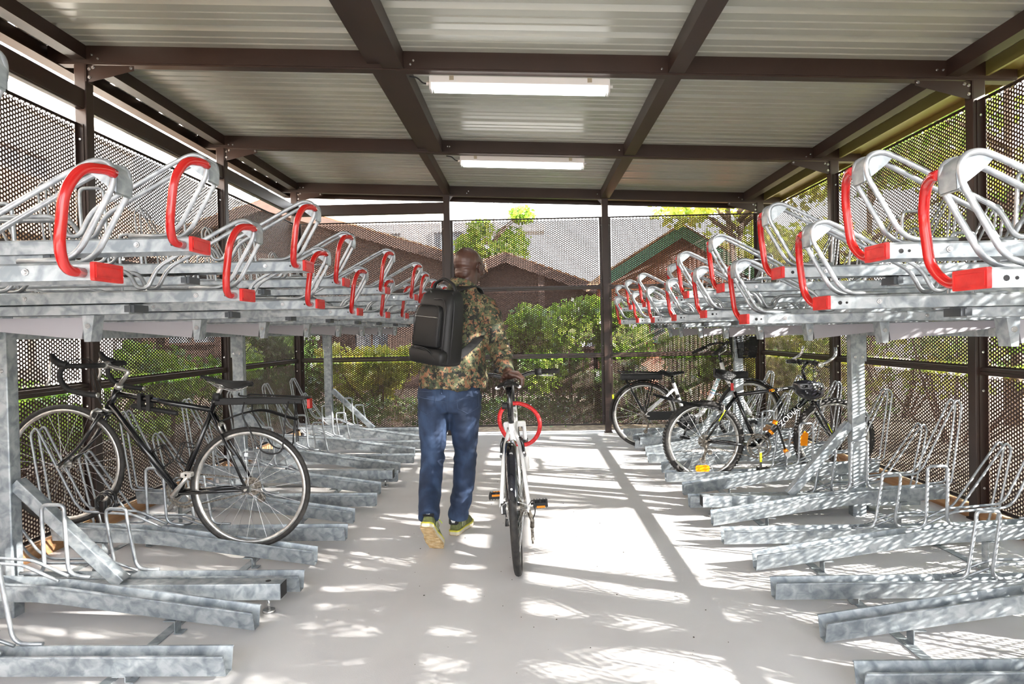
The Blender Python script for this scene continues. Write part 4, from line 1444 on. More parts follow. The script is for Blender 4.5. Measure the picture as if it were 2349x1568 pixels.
# --- the white bicycle the man pushes
def city_bike():
    B = empty('hybrid_bicycle', (-0.072, 3.515, 0.0), PI / 2, 'white bicycle with red ring lock, pushed by its saddle by the walking man', 'bicycle')
    B.rotation_euler = Matrix.Rotation(PI / 2, 3, 'Z').to_quaternion().to_matrix().to_euler()
    B.rotation_euler = (Matrix.Rotation(math.radians(-2.6), 3, 'Y') @ Matrix.Rotation(PI / 2, 3, 'Z')).to_euler()
    R = 0.345
    hubR, hubF = (0, 0, R), (1.05, 0, R)
    bb, sc_, hb, ht = Vector((0.43, 0, 0.285)), Vector((0.275, 0, 0.74)), Vector((0.885, 0, 0.66)), Vector((0.845, 0, 0.80))
    f = MB()
    f.tube([sc_, Vector((0.855, 0, 0.765))], 0.019, 12)
    f.tube([bb, Vector((0.875, 0, 0.69))], 0.024, 12)
    f.tube([bb, sc_ + (sc_ - bb).normalized() * 0.03], 0.019, 12)
    f.tube([hb, ht], 0.024, 12)
    for s in (-1, 1):
        f.tube(fillet([bb + Vector((-0.02, s * 0.03, 0)), Vector((0.25, s * 0.045, 0.30)), Vector((0.0, s * 0.068, R))], 0.05), 0.012, 10)
        f.tube(fillet([sc_ + Vector((0, s * 0.018, -0.02)), Vector((0.20, s * 0.048, 0.63)), Vector((0.0, s * 0.074, R + 0.01))], 0.06), 0.011, 10)
        f.box(-0.02, 0.02, s * 0.070 - 0.003, s * 0.070 + 0.003, R - 0.02, R + 0.02)
    f.build('frame', M['whitepaint'], B)
    fk = MB()
    cr = hb + Vector((0.02, 0, 0.01))
    fk.rbox(cr.x - 0.02, cr.x + 0.02, -0.075, 0.075, cr.z - 0.015, cr.z + 0.02, 0.012, 'x')
    for s in (-1, 1):
        fk.tube([(cr.x, s * 0.062, cr.z + 0.01), (0.965, s * 0.062, 0.53)], 0.0135, 10)
        fk.tube([(0.96, s * 0.062, 0.545), (1.04, s * 0.062, R)], 0.018, 12)
    fk.build('fork', M['whitepaint'], B)
    bt = MB()
    for s in (-1, 1):
        bt.tube([(0.955, s * 0.062, 0.56), (0.965, s * 0.062, 0.53)], 0.021, 12)
    bt.build('fork_boot', M['black'], B)
    wheel('front_wheel', B, hubF, R, 0.020, M['alu'], 32, False, 0.10)
    wheel('rear_wheel', B, hubR, R, 0.020, M['blackpaint'], 32, False, 0.13, sprockets=7)
    def guard(c, a0, a1, w_=0.030):
        g = MB()
        vs = []
        N = 20
        for i in range(N + 1):
            a = math.radians(a0 + (a1 - a0) * i / N)
            for y, dr in ((-w_, -0.016), (-w_ * .85, -0.006), (-w_ * .4, 0.002), (w_ * .4, 0.002), (w_ * .85, -0.006), (w_, -0.016)):
                r = R + 0.018 + dr
                vs.append((c[0] + r * math.cos(a), y, c[2] + r * math.sin(a)))
        g.add(vs, [(i * 6 + j, i * 6 + j + 1, i * 6 + 7 + j, i * 6 + 6 + j) for i in range(N) for j in range(5)], True)
        return g.build('mudguard', mat('gloss_black', srgb(14, 16, 24), 0.12, coat=1.0), B)
    gd = guard(hubR, 62, 160)
    MB().ball(((R + 0.022) * math.cos(math.radians(151)), 0, R + (R + 0.022) * math.sin(math.radians(151))), (0.006, 0.006, 0.006)).build('guard_bolt', M['whitepaint'], gd)
    st = MB()
    for s in (-1, 1):
        st.tube(fillet([(0.0, s * 0.075, R), (-0.10, s * 0.07, R + 0.04), (-0.345, s * 0.03, R + 0.12)], 0.03), 0.0028, 6)
    st.build('guard_stay', M['steel'], gd)
    crankset(B, bb, 0.085, math.radians(176), 0.17, M['alu'], M['dirty'], hub=(0, 0, R), q=0.082, refl=True)
    dr = MB()
    dr.tube([(0.0, -0.072, R - 0.02), (-0.03, -0.088, R - 0.06), (-0.02, -0.085, R - 0.10)], 0.012, 8)
    dr.tube([(-0.01, -0.078, R - 0.17), (-0.01, -0.088, R - 0.17)], 0.022, 14)
    dr.tube([(0.01, -0.078, R - 0.09), (0.01, -0.088, R - 0.09)], 0.018, 12)
    dr.box(-0.02, 0.02, -0.092, -0.076, R - 0.17, R - 0.07)
    dr.build('derailleur', M['dirty'], B)
    cable(B, [(0.0, -0.07, R + 0.01), (-0.05, -0.10, R + 0.06), (-0.07, -0.11, R + 0.0), (-0.03, -0.09, R - 0.06)], 0.003)
    ks = MB().tube(fillet([(0.05, 0.05, R - 0.02), (-0.01, 0.048, R - 0.04), (-0.03, 0.046, 0.295)], 0.03), 0.006, 8)
    ko = ks.build('kickstand', M['steel'], B)
    MB().tube([(-0.028, 0.046, 0.300), (-0.034, 0.046, 0.262)], [0.008, 0.012], 10).build('kickstand_foot', M['black'], ko)
    MB().rbox(-0.01, 0.05, 0.045, 0.075, R - 0.03, R + 0.03, 0.01, 'y').build('chainstay_bracket', M['black'], B)
    MB().tube([sc_ - (sc_ - bb).normalized() * 0.0, Vector((0.226, 0, 0.972))], 0.0165, 14).build('seat_post', M['blackpaint'], B)
    saddle(B, (0.38, 1.012), (0.10, 1.016), 0.138, M['black'], under=M['whitepaint'], thick=0.034)
    MB().tube(fillet([ht, Vector((0.825, 0, 0.92)), Vector((0.93, 0, 0.985))], 0.03), 0.015, 12).build('stem', M['black'], B)
    hbm = empty('handlebar', (0.93, 0, 0.99), 0.0)
    hbm.parent = B
    half = [(0, 0, 0), (0, 0.07, 0), (-0.01, 0.14, 0.022), (-0.035, 0.315, 0.02)]
    bm_ = MB()
    for s in (-1, 1):
        bm_.tube(fillet([(x, s * y, q) for x, y, q in half], 0.03), 0.012, 10)
    bm_.build('handlebar_tube', M['blackpaint'], hbm)
    for s in (-1, 1):
        g = MB().tube([(-0.020, s * 0.205, 0.021), (-0.035, s * 0.32, 0.020)], 0.0175, 12)
        g.build('grip', M['tyre'], hbm)
        g = MB().tube([(-0.014, s * 0.160, 0.021), (-0.020, s * 0.202, 0.021)], 0.024, 12)
        g.build('gear_shifter', M['black'], hbm)
        MB().tube(fillet([(-0.01, s * 0.165, 0.01), (0.03, s * 0.19, -0.005), (0.025, s * 0.28, -0.012)], 0.02), 0.006, 8).build('brake_lever', M['alu'], hbm)
    MB().ball((-0.005, 0.10, 0.045), (0.02, 0.02, 0.018)).build('bell', M['black'], hbm)
    for s in (-1, 1):
        cable(B, [(0.95, s * 0.17, 1.0), (1.02, s * 0.08, 0.98), (1.0, s * 0.02, 0.86), (0.90, s * 0.03, 0.78)], 0.003)
        for cx, cz in ((0.215, 0.64), (1.0, 0.60)):
            q = MB()
            q.tube(fillet([(cx - 0.03, s * 0.062, cz - 0.05), (cx - 0.045, s * 0.060, cz + 0.02), (cx - 0.03, s * 0.045, cz + 0.055)], 0.03), 0.009, 8)
            q.tube([(cx - 0.045, s * 0.064, cz - 0.045), (cx + 0.01, s * 0.064, cz - 0.045)], 0.011, 8)
            q.build('v_brake_arm', M['blackpaint'], B)
            qb = MB().tube([(cx - 0.047, s * 0.064, cz - 0.03), (cx - 0.050, s * 0.064, cz - 0.03)], 0.006, 8)
            qb.build('brake_bolt', M['steel'], B)
    return B
city_bike()
# red ring lock looped over the frame of the pushed bicycle
lk = MB()
cx, cy, cz = -0.062, 3.98, 0.735
pts = []
for k in range(40):
    a = 2 * PI * k / 40
    wob = 1 + 0.03 * math.sin(3 * a)
    pts.append((cx + 0.122 * math.cos(a) * wob, cy + 0.05 * math.sin(a), cz + 0.118 * math.sin(a) * wob - 0.02 * math.cos(a)))
lk.tube(pts, 0.0125, 10, closed=True)
LK = empty('ring_lock', (0, 0, 0), 0, 'red sleeved cable lock looped around the frame of the pushed white bicycle', 'lock')
M['redsleeve'] = vary(mat('red_sleeve', srgb(206, 24, 30), 0.5), [(0.3, srgb(170, 14, 20)), (0.7, srgb(226, 44, 46))], 60, bump=0.5, bscale=180, bdist=0.002)
lk.build('cable_sleeve', M['redsleeve'], LK)
MB().rbox(cx - 0.105, cx - 0.06, cy - 0.0, cy + 0.06, cz + 0.085, cz + 0.125, 0.015, 'x').build('lock_head', M['black'], LK)
# ---------------------------------------------------------------- the walking man and his backpack
def loft(mb, rings, n=24, smooth=True, sup=1.0):
    """rings: (centre, rx, ry, axis direction, yaw)"""
    vs = []
    for r in rings:
        c, rx, ry = Vector(r[0]), r[1], r[2]
        ax = Vector(r[3]).normalized() if len(r) > 3 and r[3] else Vector((0, 0, 1))
        yaw = r[4] if len(r) > 4 else 0.0
        u = Vector((math.cos(yaw), math.sin(yaw), 0))
        u = (u - ax * u.dot(ax)).normalized()
        v = ax.cross(u)
        for j in range(n):
            a = 2 * PI * j / n
            ca, sa = math.cos(a), math.sin(a)
            ca = math.copysign(abs(ca) ** sup, ca)
            sa = math.copysign(abs(sa) ** sup, sa)
            vs.append(c + u * rx * ca + v * ry * sa)
    fs = []
    for i in range(len(rings) - 1):
        for j in range(n):
            j2 = (j + 1) % n
            fs.append((i * n + j, i * n + j2, (i + 1) * n + j2, (i + 1) * n + j))
    fs += [tuple(reversed(range(n))), tuple(range((len(rings) - 1) * n, len(rings) * n))]
    return mb.add(vs, fs, smooth)

def organic(mb, name, voxel, smooth_it, mt, parent, wrinkle=None, kind=None, label=None, sharp=0.5):
    me = mb.mesh('tmp_' + name)
    o = bpy.data.objects.new('tmp', me)
    C.objects.link(o)
    r = o.modifiers.new('r', 'REMESH')
    r.mode = 'VOXEL'
    r.voxel_size = voxel
    s = o.modifiers.new('s', 'SMOOTH')
    s.iterations = smooth_it
    s.factor = sharp
    bpy.context.view_layer.update()
    out = bpy.data.meshes.new_from_object(o.evaluated_get(bpy.context.evaluated_depsgraph_get()))
    bpy.data.objects.remove(o)
    if wrinkle:
        out.update()
        co = [v.co.copy() for v in out.vertices]
        no = [v.normal.copy() for v in out.vertices]
        for i, v in enumerate(out.vertices):
            v.co = co[i] + no[i] * wrinkle(co[i], no[i])
    out.polygons.foreach_set('use_smooth', [True] * len(out.polygons))
    out.materials.clear()
    out.materials.append(mt)
    out.name = name
    out.update()
    return place(out, name, parent, kind, label)

M['skin'] = vary(mat('skin', srgb(112, 74, 60), 0.42), [(0.3, srgb(60, 39, 32)), (0.7, srgb(80, 53, 43))], 14, bump=0.3, bscale=220, bdist=0.001)
def camo():
    m = mat('camouflage_cloth', srgb(120, 114, 82), 0.85)
    t = m.node_tree
    b = t.nodes['Principled BSDF']
    co = t.nodes.new('ShaderNodeTexCoord')
    cur = None
    base = t.nodes.new('ShaderNodeRGB')
    base.outputs[0].default_value = srgb(122, 114, 84)
    cur = base.outputs[0]
    for k, (sc1, th, col) in enumerate(((22, 0.48, (84, 88, 62)), (26, 0.55, (128, 90, 66)), (19, 0.54, (58, 64, 48)), (28, 0.565, (34, 34, 31)), (60, 0.62, (140, 102, 76)), (64, 0.60, (42, 44, 36)))):
        mp = t.nodes.new('ShaderNodeMapping')
        mp.inputs['Location'].default_value = (3.7 * k, 1.3 * k, 5.1 * k)
        t.links.new(co.outputs['Object'], mp.inputs[0])
        n = t.nodes.new('ShaderNodeTexNoise')
        n.inputs['Scale'].default_value = sc1
        n.inputs['Detail'].default_value = 2.2
        n.inputs['Roughness'].default_value = 0.65
        t.links.new(mp.outputs[0], n.inputs['Vector'])
        g = t.nodes.new('ShaderNodeMath')
        g.operation = 'GREATER_THAN'
        g.inputs[1].default_value = th
        t.links.new(n.outputs['Fac'], g.inputs[0])
        mx = t.nodes.new('ShaderNodeMix')
        mx.data_type = 'RGBA'
        t.links.new(g.outputs[0], mx.inputs['Factor'])
        t.links.new(cur, mx.inputs[6])
        mx.inputs[7].default_value = srgb(*col)
        cur = mx.outputs[2]
    t.links.new(cur, b.inputs['Base Color'])
    n = t.nodes.new('ShaderNodeTexNoise')
    n.inputs['Scale'].default_value = 14
    n.inputs['Detail'].default_value = 4
    t.links.new(co.outputs['Object'], n.inputs['Vector'])
    bp = t.nodes.new('ShaderNodeBump')
    bp.inputs['Strength'].default_value = 0.35
    bp.inputs['Distance'].default_value = 0.02
    t.links.new(n.outputs['Fac'], bp.inputs['Height'])
    t.links.new(bp.outputs[0], b.inputs['Normal'])
    return m
M['camo'] = camo()
M['denim'] = vary(mat('denim', srgb(52, 82, 126), 0.8), [(0.30, srgb(20, 32, 52)), (0.50, srgb(30, 46, 72)), (0.70, srgb(52, 72, 102))], 9, 7, bump=0.35, bscale=420, bdist=0.001, stretch=(1, 1, 0.6))
M['stitch'] = mat('denim_thread', srgb(62, 76, 100), 0.7)

PM = empty('person', (-0.5, 4.05, 0), 0, 'person in camouflage jacket and jeans walking away, right hand on the saddle', 'person')
O = Vector((-0.5, 4.05, 0))
def L(p):
    return Vector(p) - O
# body (skin): head, neck, ears, nose, right forearm hidden in the sleeve, hand built apart below
hc = Vector((-0.362, 4.10, 1.700))
yaw = math.radians(-31)          # head turned to the right, towards the bicycle
HR = Matrix.Translation(hc) @ Matrix.Rotation(yaw, 4, 'Z') @ Matrix.Rotation(math.radians(-12), 4, 'X')
def H(p):
    return L(HR @ Vector(p))
hb_ = MB()
def ell(mb, c, r, rot=None, n=20, m=14):
    q = MB().ball((0, 0, 0), r, n, m)
    vs = []
    for v in q.v:
        v = Vector(v)
        if rot:
            v = rot @ v
        vs.append(H(Vector(c) + v))
    mb.add(vs, q.f, True)
ell(hb_, (0, -0.018, 0.022), (0.079, 0.096, 0.090))
ell(hb_, (0, 0.022, 0.012), (0.074, 0.082, 0.088))
ell(hb_, (0, 0.030, -0.045), (0.062, 0.066, 0.064))
ell(hb_, (0, 0.060, -0.078), (0.038, 0.034, 0.028))       # chin
ell(hb_, (0, 0.104, -0.020), (0.013, 0.018, 0.028))        # nose
ell(hb_, (0, 0.112, -0.034), (0.018, 0.015, 0.012))
ell(hb_, (0, 0.086, 0.010), (0.062, 0.018, 0.012))         # brow
ell(hb_, (0, 0.094, -0.062), (0.026, 0.012, 0.007))        # lips
ell(hb_, (0, 0.093, -0.071), (0.024, 0.012, 0.007))
ell(hb_, (0, -0.052, -0.050), (0.056, 0.036, 0.052))       # nape fold
for s in (-1, 1):
    ell(hb_, (s * 0.045, 0.066, -0.030), (0.024, 0.024, 0.022))
    for k in range(12):                                     # ear rim as a loop of small balls, and lobe
        a = math.radians(-60 + 300 * k / 11)
        ell(hb_, (s * (0.084 + 0.010 * (0.5 + 0.5 * math.cos(a))), 0.004 - 0.017 * math.cos(a) * 1.0 - 0.004, -0.010 + 0.030 * math.sin(a)), (0.006, 0.006, 0.006), n=8, m=6)
    ell(hb_, (s * 0.080, 0.0, -0.008), (0.008, 0.016, 0.026))
    ell(hb_, (s * 0.082, 0.006, -0.040), (0.007, 0.009, 0.011))
loft(hb_, [(L((-0.395, 4.075, 1.49)), 0.075, 0.070), (L((-0.385, 4.075, 1.55)), 0.066, 0.066), (L((-0.372, 4.085, 1.62)), 0.062, 0.066), (L((-0.366, 4.09, 1.67)), 0.060, 0.066)])
def headw(c, n):
    p = HR.inverted() @ (c + O)
    w_ = 0.0
    if p.y < -0.04 and -0.07 < p.z < 0.0:
        w_ += 0.0009 * math.sin(p.z * 260) * min(1, (-p.y - 0.04) / 0.03)
    return w_
body = organic(hb_, 'body', 0.0042, 4, M['skin'], PM, headw)
# eyes
ey = MB()
for s in (-1, 1):
    q = MB().ball((0, 0, 0), 0.0125, 10, 8)
    ey.add([H(Vector((s * 0.031, 0.082, -0.008)) + Vector(v)) for v in q.v], q.f, True)
ey.build('eye', mat('eye_white', srgb(225, 220, 210), 0.2), PM)
# glasses
gl = MB()
for s in (-1, 1):
    gl.tube([H((s * 0.032 + 0.024 * math.cos(a), 0.112, -0.010 + 0.017 * math.sin(a))) for a in [2 * PI * k / 16 for k in range(16)]], 0.0016, 6, closed=True)
    gl.tube(fillet([H((s * 0.056, 0.110, -0.004)), H((s * 0.078, 0.100, -0.004)), H((s * 0.087, 0.012, 0.012)), H((s * 0.086, -0.012, -0.006))], 0.012), 0.0016, 6)
gl.tube([H((-0.008, 0.114, -0.008)), H((0.008, 0.114, -0.008))], 0.0016, 6)
gl.build('glasses', M['black'], PM)

# jeans
jb = MB()
loft(jb, [(L((-0.495, 4.10, 0.80)), 0.178, 0.115), (L((-0.500, 4.09, 0.86)), 0.196, 0.130), (L((-0.500, 4.09, 0.93)), 0.196, 0.128), (L((-0.492, 4.10, 1.02)), 0.180, 0.115)], 32)
# left leg (rear, heel lifted)
def leg(pts):
    P = [Vector(p[0]) for p in pts]
    rr = []
    for i, p in enumerate(pts):
        a = P[max(i - 1, 0)]
        b = P[min(i + 1, len(P) - 1)]
        rr.append((L(p[0]), p[1], p[2], (a - b)))
    loft(jb, rr, 24)
leg([((-0.590, 4.09, 0.90), 0.104, 0.118), ((-0.596, 4.085, 0.80), 0.101, 0.108), ((-0.602, 4.085, 0.68), 0.088, 0.094), ((-0.606, 4.085, 0.57), 0.077, 0.082), ((-0.608, 4.075, 0.50), 0.073, 0.078), ((-0.612, 4.02, 0.42), 0.071, 0.076), ((-0.610, 3.95, 0.34), 0.068, 0.072), ((-0.600, 3.86, 0.285), 0.064, 0.070), ((-0.594, 3.800, 0.240), 0.063, 0.068), ((-0.592, 3.775, 0.222), 0.062, 0.066)])
leg([((-0.400, 4.10, 0.90), 0.104, 0.118), ((-0.404, 4.105, 0.80), 0.099, 0.108), ((-0.410, 4.13, 0.68), 0.088, 0.094), ((-0.414, 4.17, 0.57), 0.075, 0.082), ((-0.416, 4.19, 0.50), 0.072, 0.078), ((-0.422, 4.20, 0.42), 0.072, 0.078), ((-0.432, 4.205, 0.30), 0.068, 0.074), ((-0.456, 4.21, 0.20), 0.066, 0.070), ((-0.470, 4.215, 0.13), 0.068, 0.072), ((-0.473, 4.215, 0.095), 0.064, 0.068)])
def jeanw(c, n):
    p = c + O
    z = p.z
    knee = math.exp(-((z - 0.53) / 0.09) ** 2)
    hem = math.exp(-((z - 0.20) / 0.09) ** 2)
    top = math.exp(-((z - 0.82) / 0.08) ** 2)
    amp = 0.0025 + 0.007 * knee + 0.010 * hem + 0.005 * top
    q = Vector((p.x * 7, p.y * 7, z * 26 + p.x * 9))
    w_ = mnoise.noise(q) * amp
    # seat seam and pockets' edges
    if z > 0.74 and p.y < 4.05:
        w_ -= 0.006 * math.exp(-((p.x + 0.497) / 0.010) ** 2) * min(1, (z - 0.74) / 0.05)
    return w_
jeans = organic(jb, 'jeans', 0.0095, 3, M['denim'], PM, jeanw)
# back pockets, yoke and hem stitching follow the cloth (shrink onto the surface by a ray)
from mathutils.bvhtree import BVHTree
def bvh_of(o):
    me = o.data
    return BVHTree.FromPolygons([v.co for v in me.vertices], [tuple(p.vertices) for p in me.polygons])
jt = bvh_of(jeans)
def onback(tree, x, z, off=0.002, y0=3.3, d=(0, 1, 0)):
    h = tree.ray_cast(L((x, y0, z)), Vector(d))
    return (h[0] - Vector(d) * off) if h[0] is not None else None
def seam(tree, pts, name, mt, par, r=0.0013, off=0.001, n=24):
    P = []
    for i in range(len(pts) - 1):
        for k in range(n):
            t = k / n
            q = onback(tree, pts[i][0] + (pts[i + 1][0] - pts[i][0]) * t, pts[i][1] + (pts[i + 1][1] - pts[i][1]) * t, off)
            if q is not None:
                P.append(q)
    if len(P) > 2:
        return MB().tube(P, r, 5).build(name, mt, par)
pk = 0
for cx, w_ in ((-0.625, 0.060), (-0.375, 0.066)):
    seam(jt, [(cx - w_, 0.935), (cx - w_ * .9, 0.83), (cx, 0.795), (cx + w_ * .95, 0.83), (cx + w_, 0.935), (cx - w_, 0.935)], 'pocket_stitching', M['stitch'], jeans)
seam(jt, [(-0.695, 0.905), (-0.50, 0.872), (-0.305, 0.905)], 'yoke_seam', M['stitch'], jeans)
seam(jt, [(-0.497, 0.95), (-0.497, 0.78)], 'seat_seam', M['stitch'], jeans)
for cx in (-0.53,):
    seam(jt, [(cx, 0.965), (cx, 0.92)], 'belt_loop', M['denim'], jeans, r=0.006, off=0.004)

# jacket: torso + right sleeve + left sleeve bent in front
tb = MB()
loft(tb, [(L((-0.468, 4.085, 0.945)), 0.214, 0.150, None, 0.05), (L((-0.470, 4.08, 1.02)), 0.210, 0.152), (L((-0.462, 4.08, 1.12)), 0.196, 0.145), (L((-0.455, 4.075, 1.24)), 0.192, 0.142), (L((-0.448, 4.07, 1.36)), 0.202, 0.140), (L((-0.440, 4.07, 1.45)), 0.202, 0.122), (L((-0.432, 4.07, 1.505)), 0.165, 0.100), (L((-0.412, 4.075, 1.55)), 0.098, 0.088), (L((-0.396, 4.078, 1.585)), 0.084, 0.084)], 36, sup=0.9)
def sleeve(pts):
    P = [Vector(p[0]) for p in pts]
    rr = []
    for i, p in enumerate(pts):
        rr.append((L(p[0]), p[1], p[1], (P[min(i + 1, len(P) - 1)] - P[max(i - 1, 0)])))
    loft(tb, rr, 22)
sleeve([((-0.31, 4.07, 1.46), 0.075), ((-0.262, 4.07, 1.435), 0.078), ((-0.232, 4.07, 1.37), 0.076), ((-0.212, 4.06, 1.29), 0.071), ((-0.190, 4.04, 1.22), 0.068), ((-0.170, 3.99, 1.16), 0.067), ((-0.150, 3.93, 1.115), 0.061), ((-0.140, 3.89, 1.09), 0.047), ((-0.133, 3.86, 1.072), 0.044)])
sleeve([((-0.58, 4.07, 1.46), 0.072), ((-0.615, 4.08, 1.42), 0.074), ((-0.632, 4.10, 1.34), 0.070), ((-0.628, 4.14, 1.24), 0.066), ((-0.60, 4.24, 1.18), 0.062), ((-0.55, 4.32, 1.20), 0.052), ((-0.50, 4.36, 1.23), 0.045)])
def jackw(c, n):
    p = c + O
    z = p.z
    arm = p.x > -0.265 and z < 1.47 and z > 1.04
    if arm:
        q = Vector((p.x * 9 + z * 6, p.y * 9, z * 24 - p.x * 16))
        amp = 0.010
    else:
        q = Vector((p.x * 16 + z * 5, p.y * 10, z * 9 + p.x * 6))
        amp = 0.008 + 0.007 * math.exp(-((z - 1.0) / 0.1) ** 2)
    w_ = (mnoise.noise(q) + 0.5 * mnoise.noise(q * 2.1)) * amp
    if not arm and p.y > 3.8 and z < 1.25:
        w_ -= 0.012 * math.exp(-((p.x + 0.33 + (1.25 - z) * 0.05) / 0.012) ** 2)
    return w_
jacket = organic(tb, 'jacket', 0.0095, 3, M['camo'], PM, jackw)
kt = bvh_of(jacket)
# collar, cuff, epaulette, back seam
cb = MB()
loft(cb, [(L((-0.400, 4.070, 1.535)), 0.098, 0.092, (0.30, 0.26, 1)), (L((-0.396, 4.066, 1.562)), 0.094, 0.092, (0.30, 0.26, 1)), (L((-0.392, 4.064, 1.594)), 0.082, 0.086, (0.30, 0.26, 1)), (L((-0.391, 4.066, 1.597)), 0.076, 0.080, (0.30, 0.26, 1)), (L((-0.392, 4.066, 1.58)), 0.072, 0.076, (0.30, 0.26, 1))], 28)
cb.f = [f for f in cb.f if len(f) == 4]
cb.s = [True] * len(cb.f)
cb.build('collar', M['camo'], PM)
cf = MB()
a, b = Vector((-0.142, 3.895, 1.095)), Vector((-0.128, 3.840, 1.055))
cf.tube([L(a), L(a.lerp(b, .1)), L(a.lerp(b, .9)), L(b)], [0.044, 0.047, 0.045, 0.041], 18)
cf.build('cuff', M['camo'], PM)
cf = MB()
a, b = Vector((-0.50, 4.36, 1.23)), Vector((-0.47, 4.38, 1.245))
cf.tube([L(a), L(b)], [0.046, 0.042], 16)
cf.build('cuff', M['camo'], PM)
seam(kt, [(-0.345, 1.46), (-0.305, 1.38), (-0.290, 1.27)], 'arm_seam', M['camo'], jacket, r=0.003, off=0.001)
ep = MB().rbox(-0.028, 0.028, -0.055, 0.06, -0.005, 0.005, 0.01, 'z', m=Matrix.Translation(L((-0.285, 4.06, 1.513))) @ Matrix.Rotation(math.radians(24), 4, 'Y') @ Matrix.Rotation(PI / 2, 4, 'Z'))
ep.build('epaulette', M['camo'], PM)

# right hand closed over the back of the saddle
def hand(name, wrist, fingers, thumb, palm):
    mb = MB()
    def seg(a, b, ra, rb):
        mb.tube([L(a), L(b)], [ra, rb], 10)
        mb.ball(L(a), ra, 10, 7)
        mb.ball(L(b), rb, 10, 7)
    for p in palm:
        q = MB().ball((0, 0, 0), p[1], 14, 10)
        mb.add([L(p[0]) + Vector(v) for v in q.v], q.f, True)
    seg(wrist[0], wrist[1], wrist[2], wrist[3])
    for ch in fingers + [thumb]:
        for (a, ra), (b, rb) in zip(ch[:-1], ch[1:]):
            seg(a, b, ra, rb)
    return organic(mb, name, 0.0032, 3, M['skin'], PM)
fing = []
for k, (y, ln) in enumerate(((3.775, 0.94), (3.752, 1.02), (3.730, 1.0), (3.708, 0.86))):
    kn = Vector((-0.066, y, 1.050 - 0.004 * k))
    fing.append([((-0.108, y + 0.012, 1.052), 0.0155), (kn, 0.0145), ((kn.x + 0.030 * ln, y - 0.004, 1.022), 0.0122), ((kn.x + 0.028 * ln, y - 0.008, 0.990), 0.0108), ((kn.x + 0.006, y - 0.008, 0.968), 0.0086)])
hand('right_hand', ((-0.132, 3.865, 1.066), (-0.116, 3.81, 1.046), 0.028, 0.030), fing,
     [((-0.130, 3.80, 1.035), 0.019), ((-0.150, 3.765, 1.022), 0.015), ((-0.158, 3.73, 1.012), 0.0125), ((-0.156, 3.705, 1.008), 0.0105)],
     [(Vector((-0.108, 3.775, 1.040)), (0.046, 0.050, 0.025)), (Vector((-0.088, 3.748, 1.043)), (0.038, 0.050, 0.022)), (Vector((-0.122, 3.79, 1.034)), (0.026, 0.034, 0.020))])
# left hand, hidden before the chest, lightly curled
fing = []
for k in range(4):
    b = Vector((-0.405 + 0.002 * k, 4.405, 1.285 - 0.019 * k))
    fing.append([(b - Vector((0.05, 0.012, 0)), 0.012), (b, 0.0105), (b + Vector((0.026, -0.010, -0.004)), 0.0095), (b + Vector((0.030, -0.034, -0.006)), 0.0085)])
hand('left_hand', ((-0.475, 4.378, 1.243), (-0.455, 4.385, 1.25), 0.026, 0.027), fing,
     [((-0.450, 4.375, 1.275), 0.014), ((-0.425, 4.362, 1.305), 0.0125), ((-0.400, 4.358, 1.318), 0.011)],
     [(Vector((-0.435, 4.392, 1.256)), (0.034, 0.018, 0.042))])

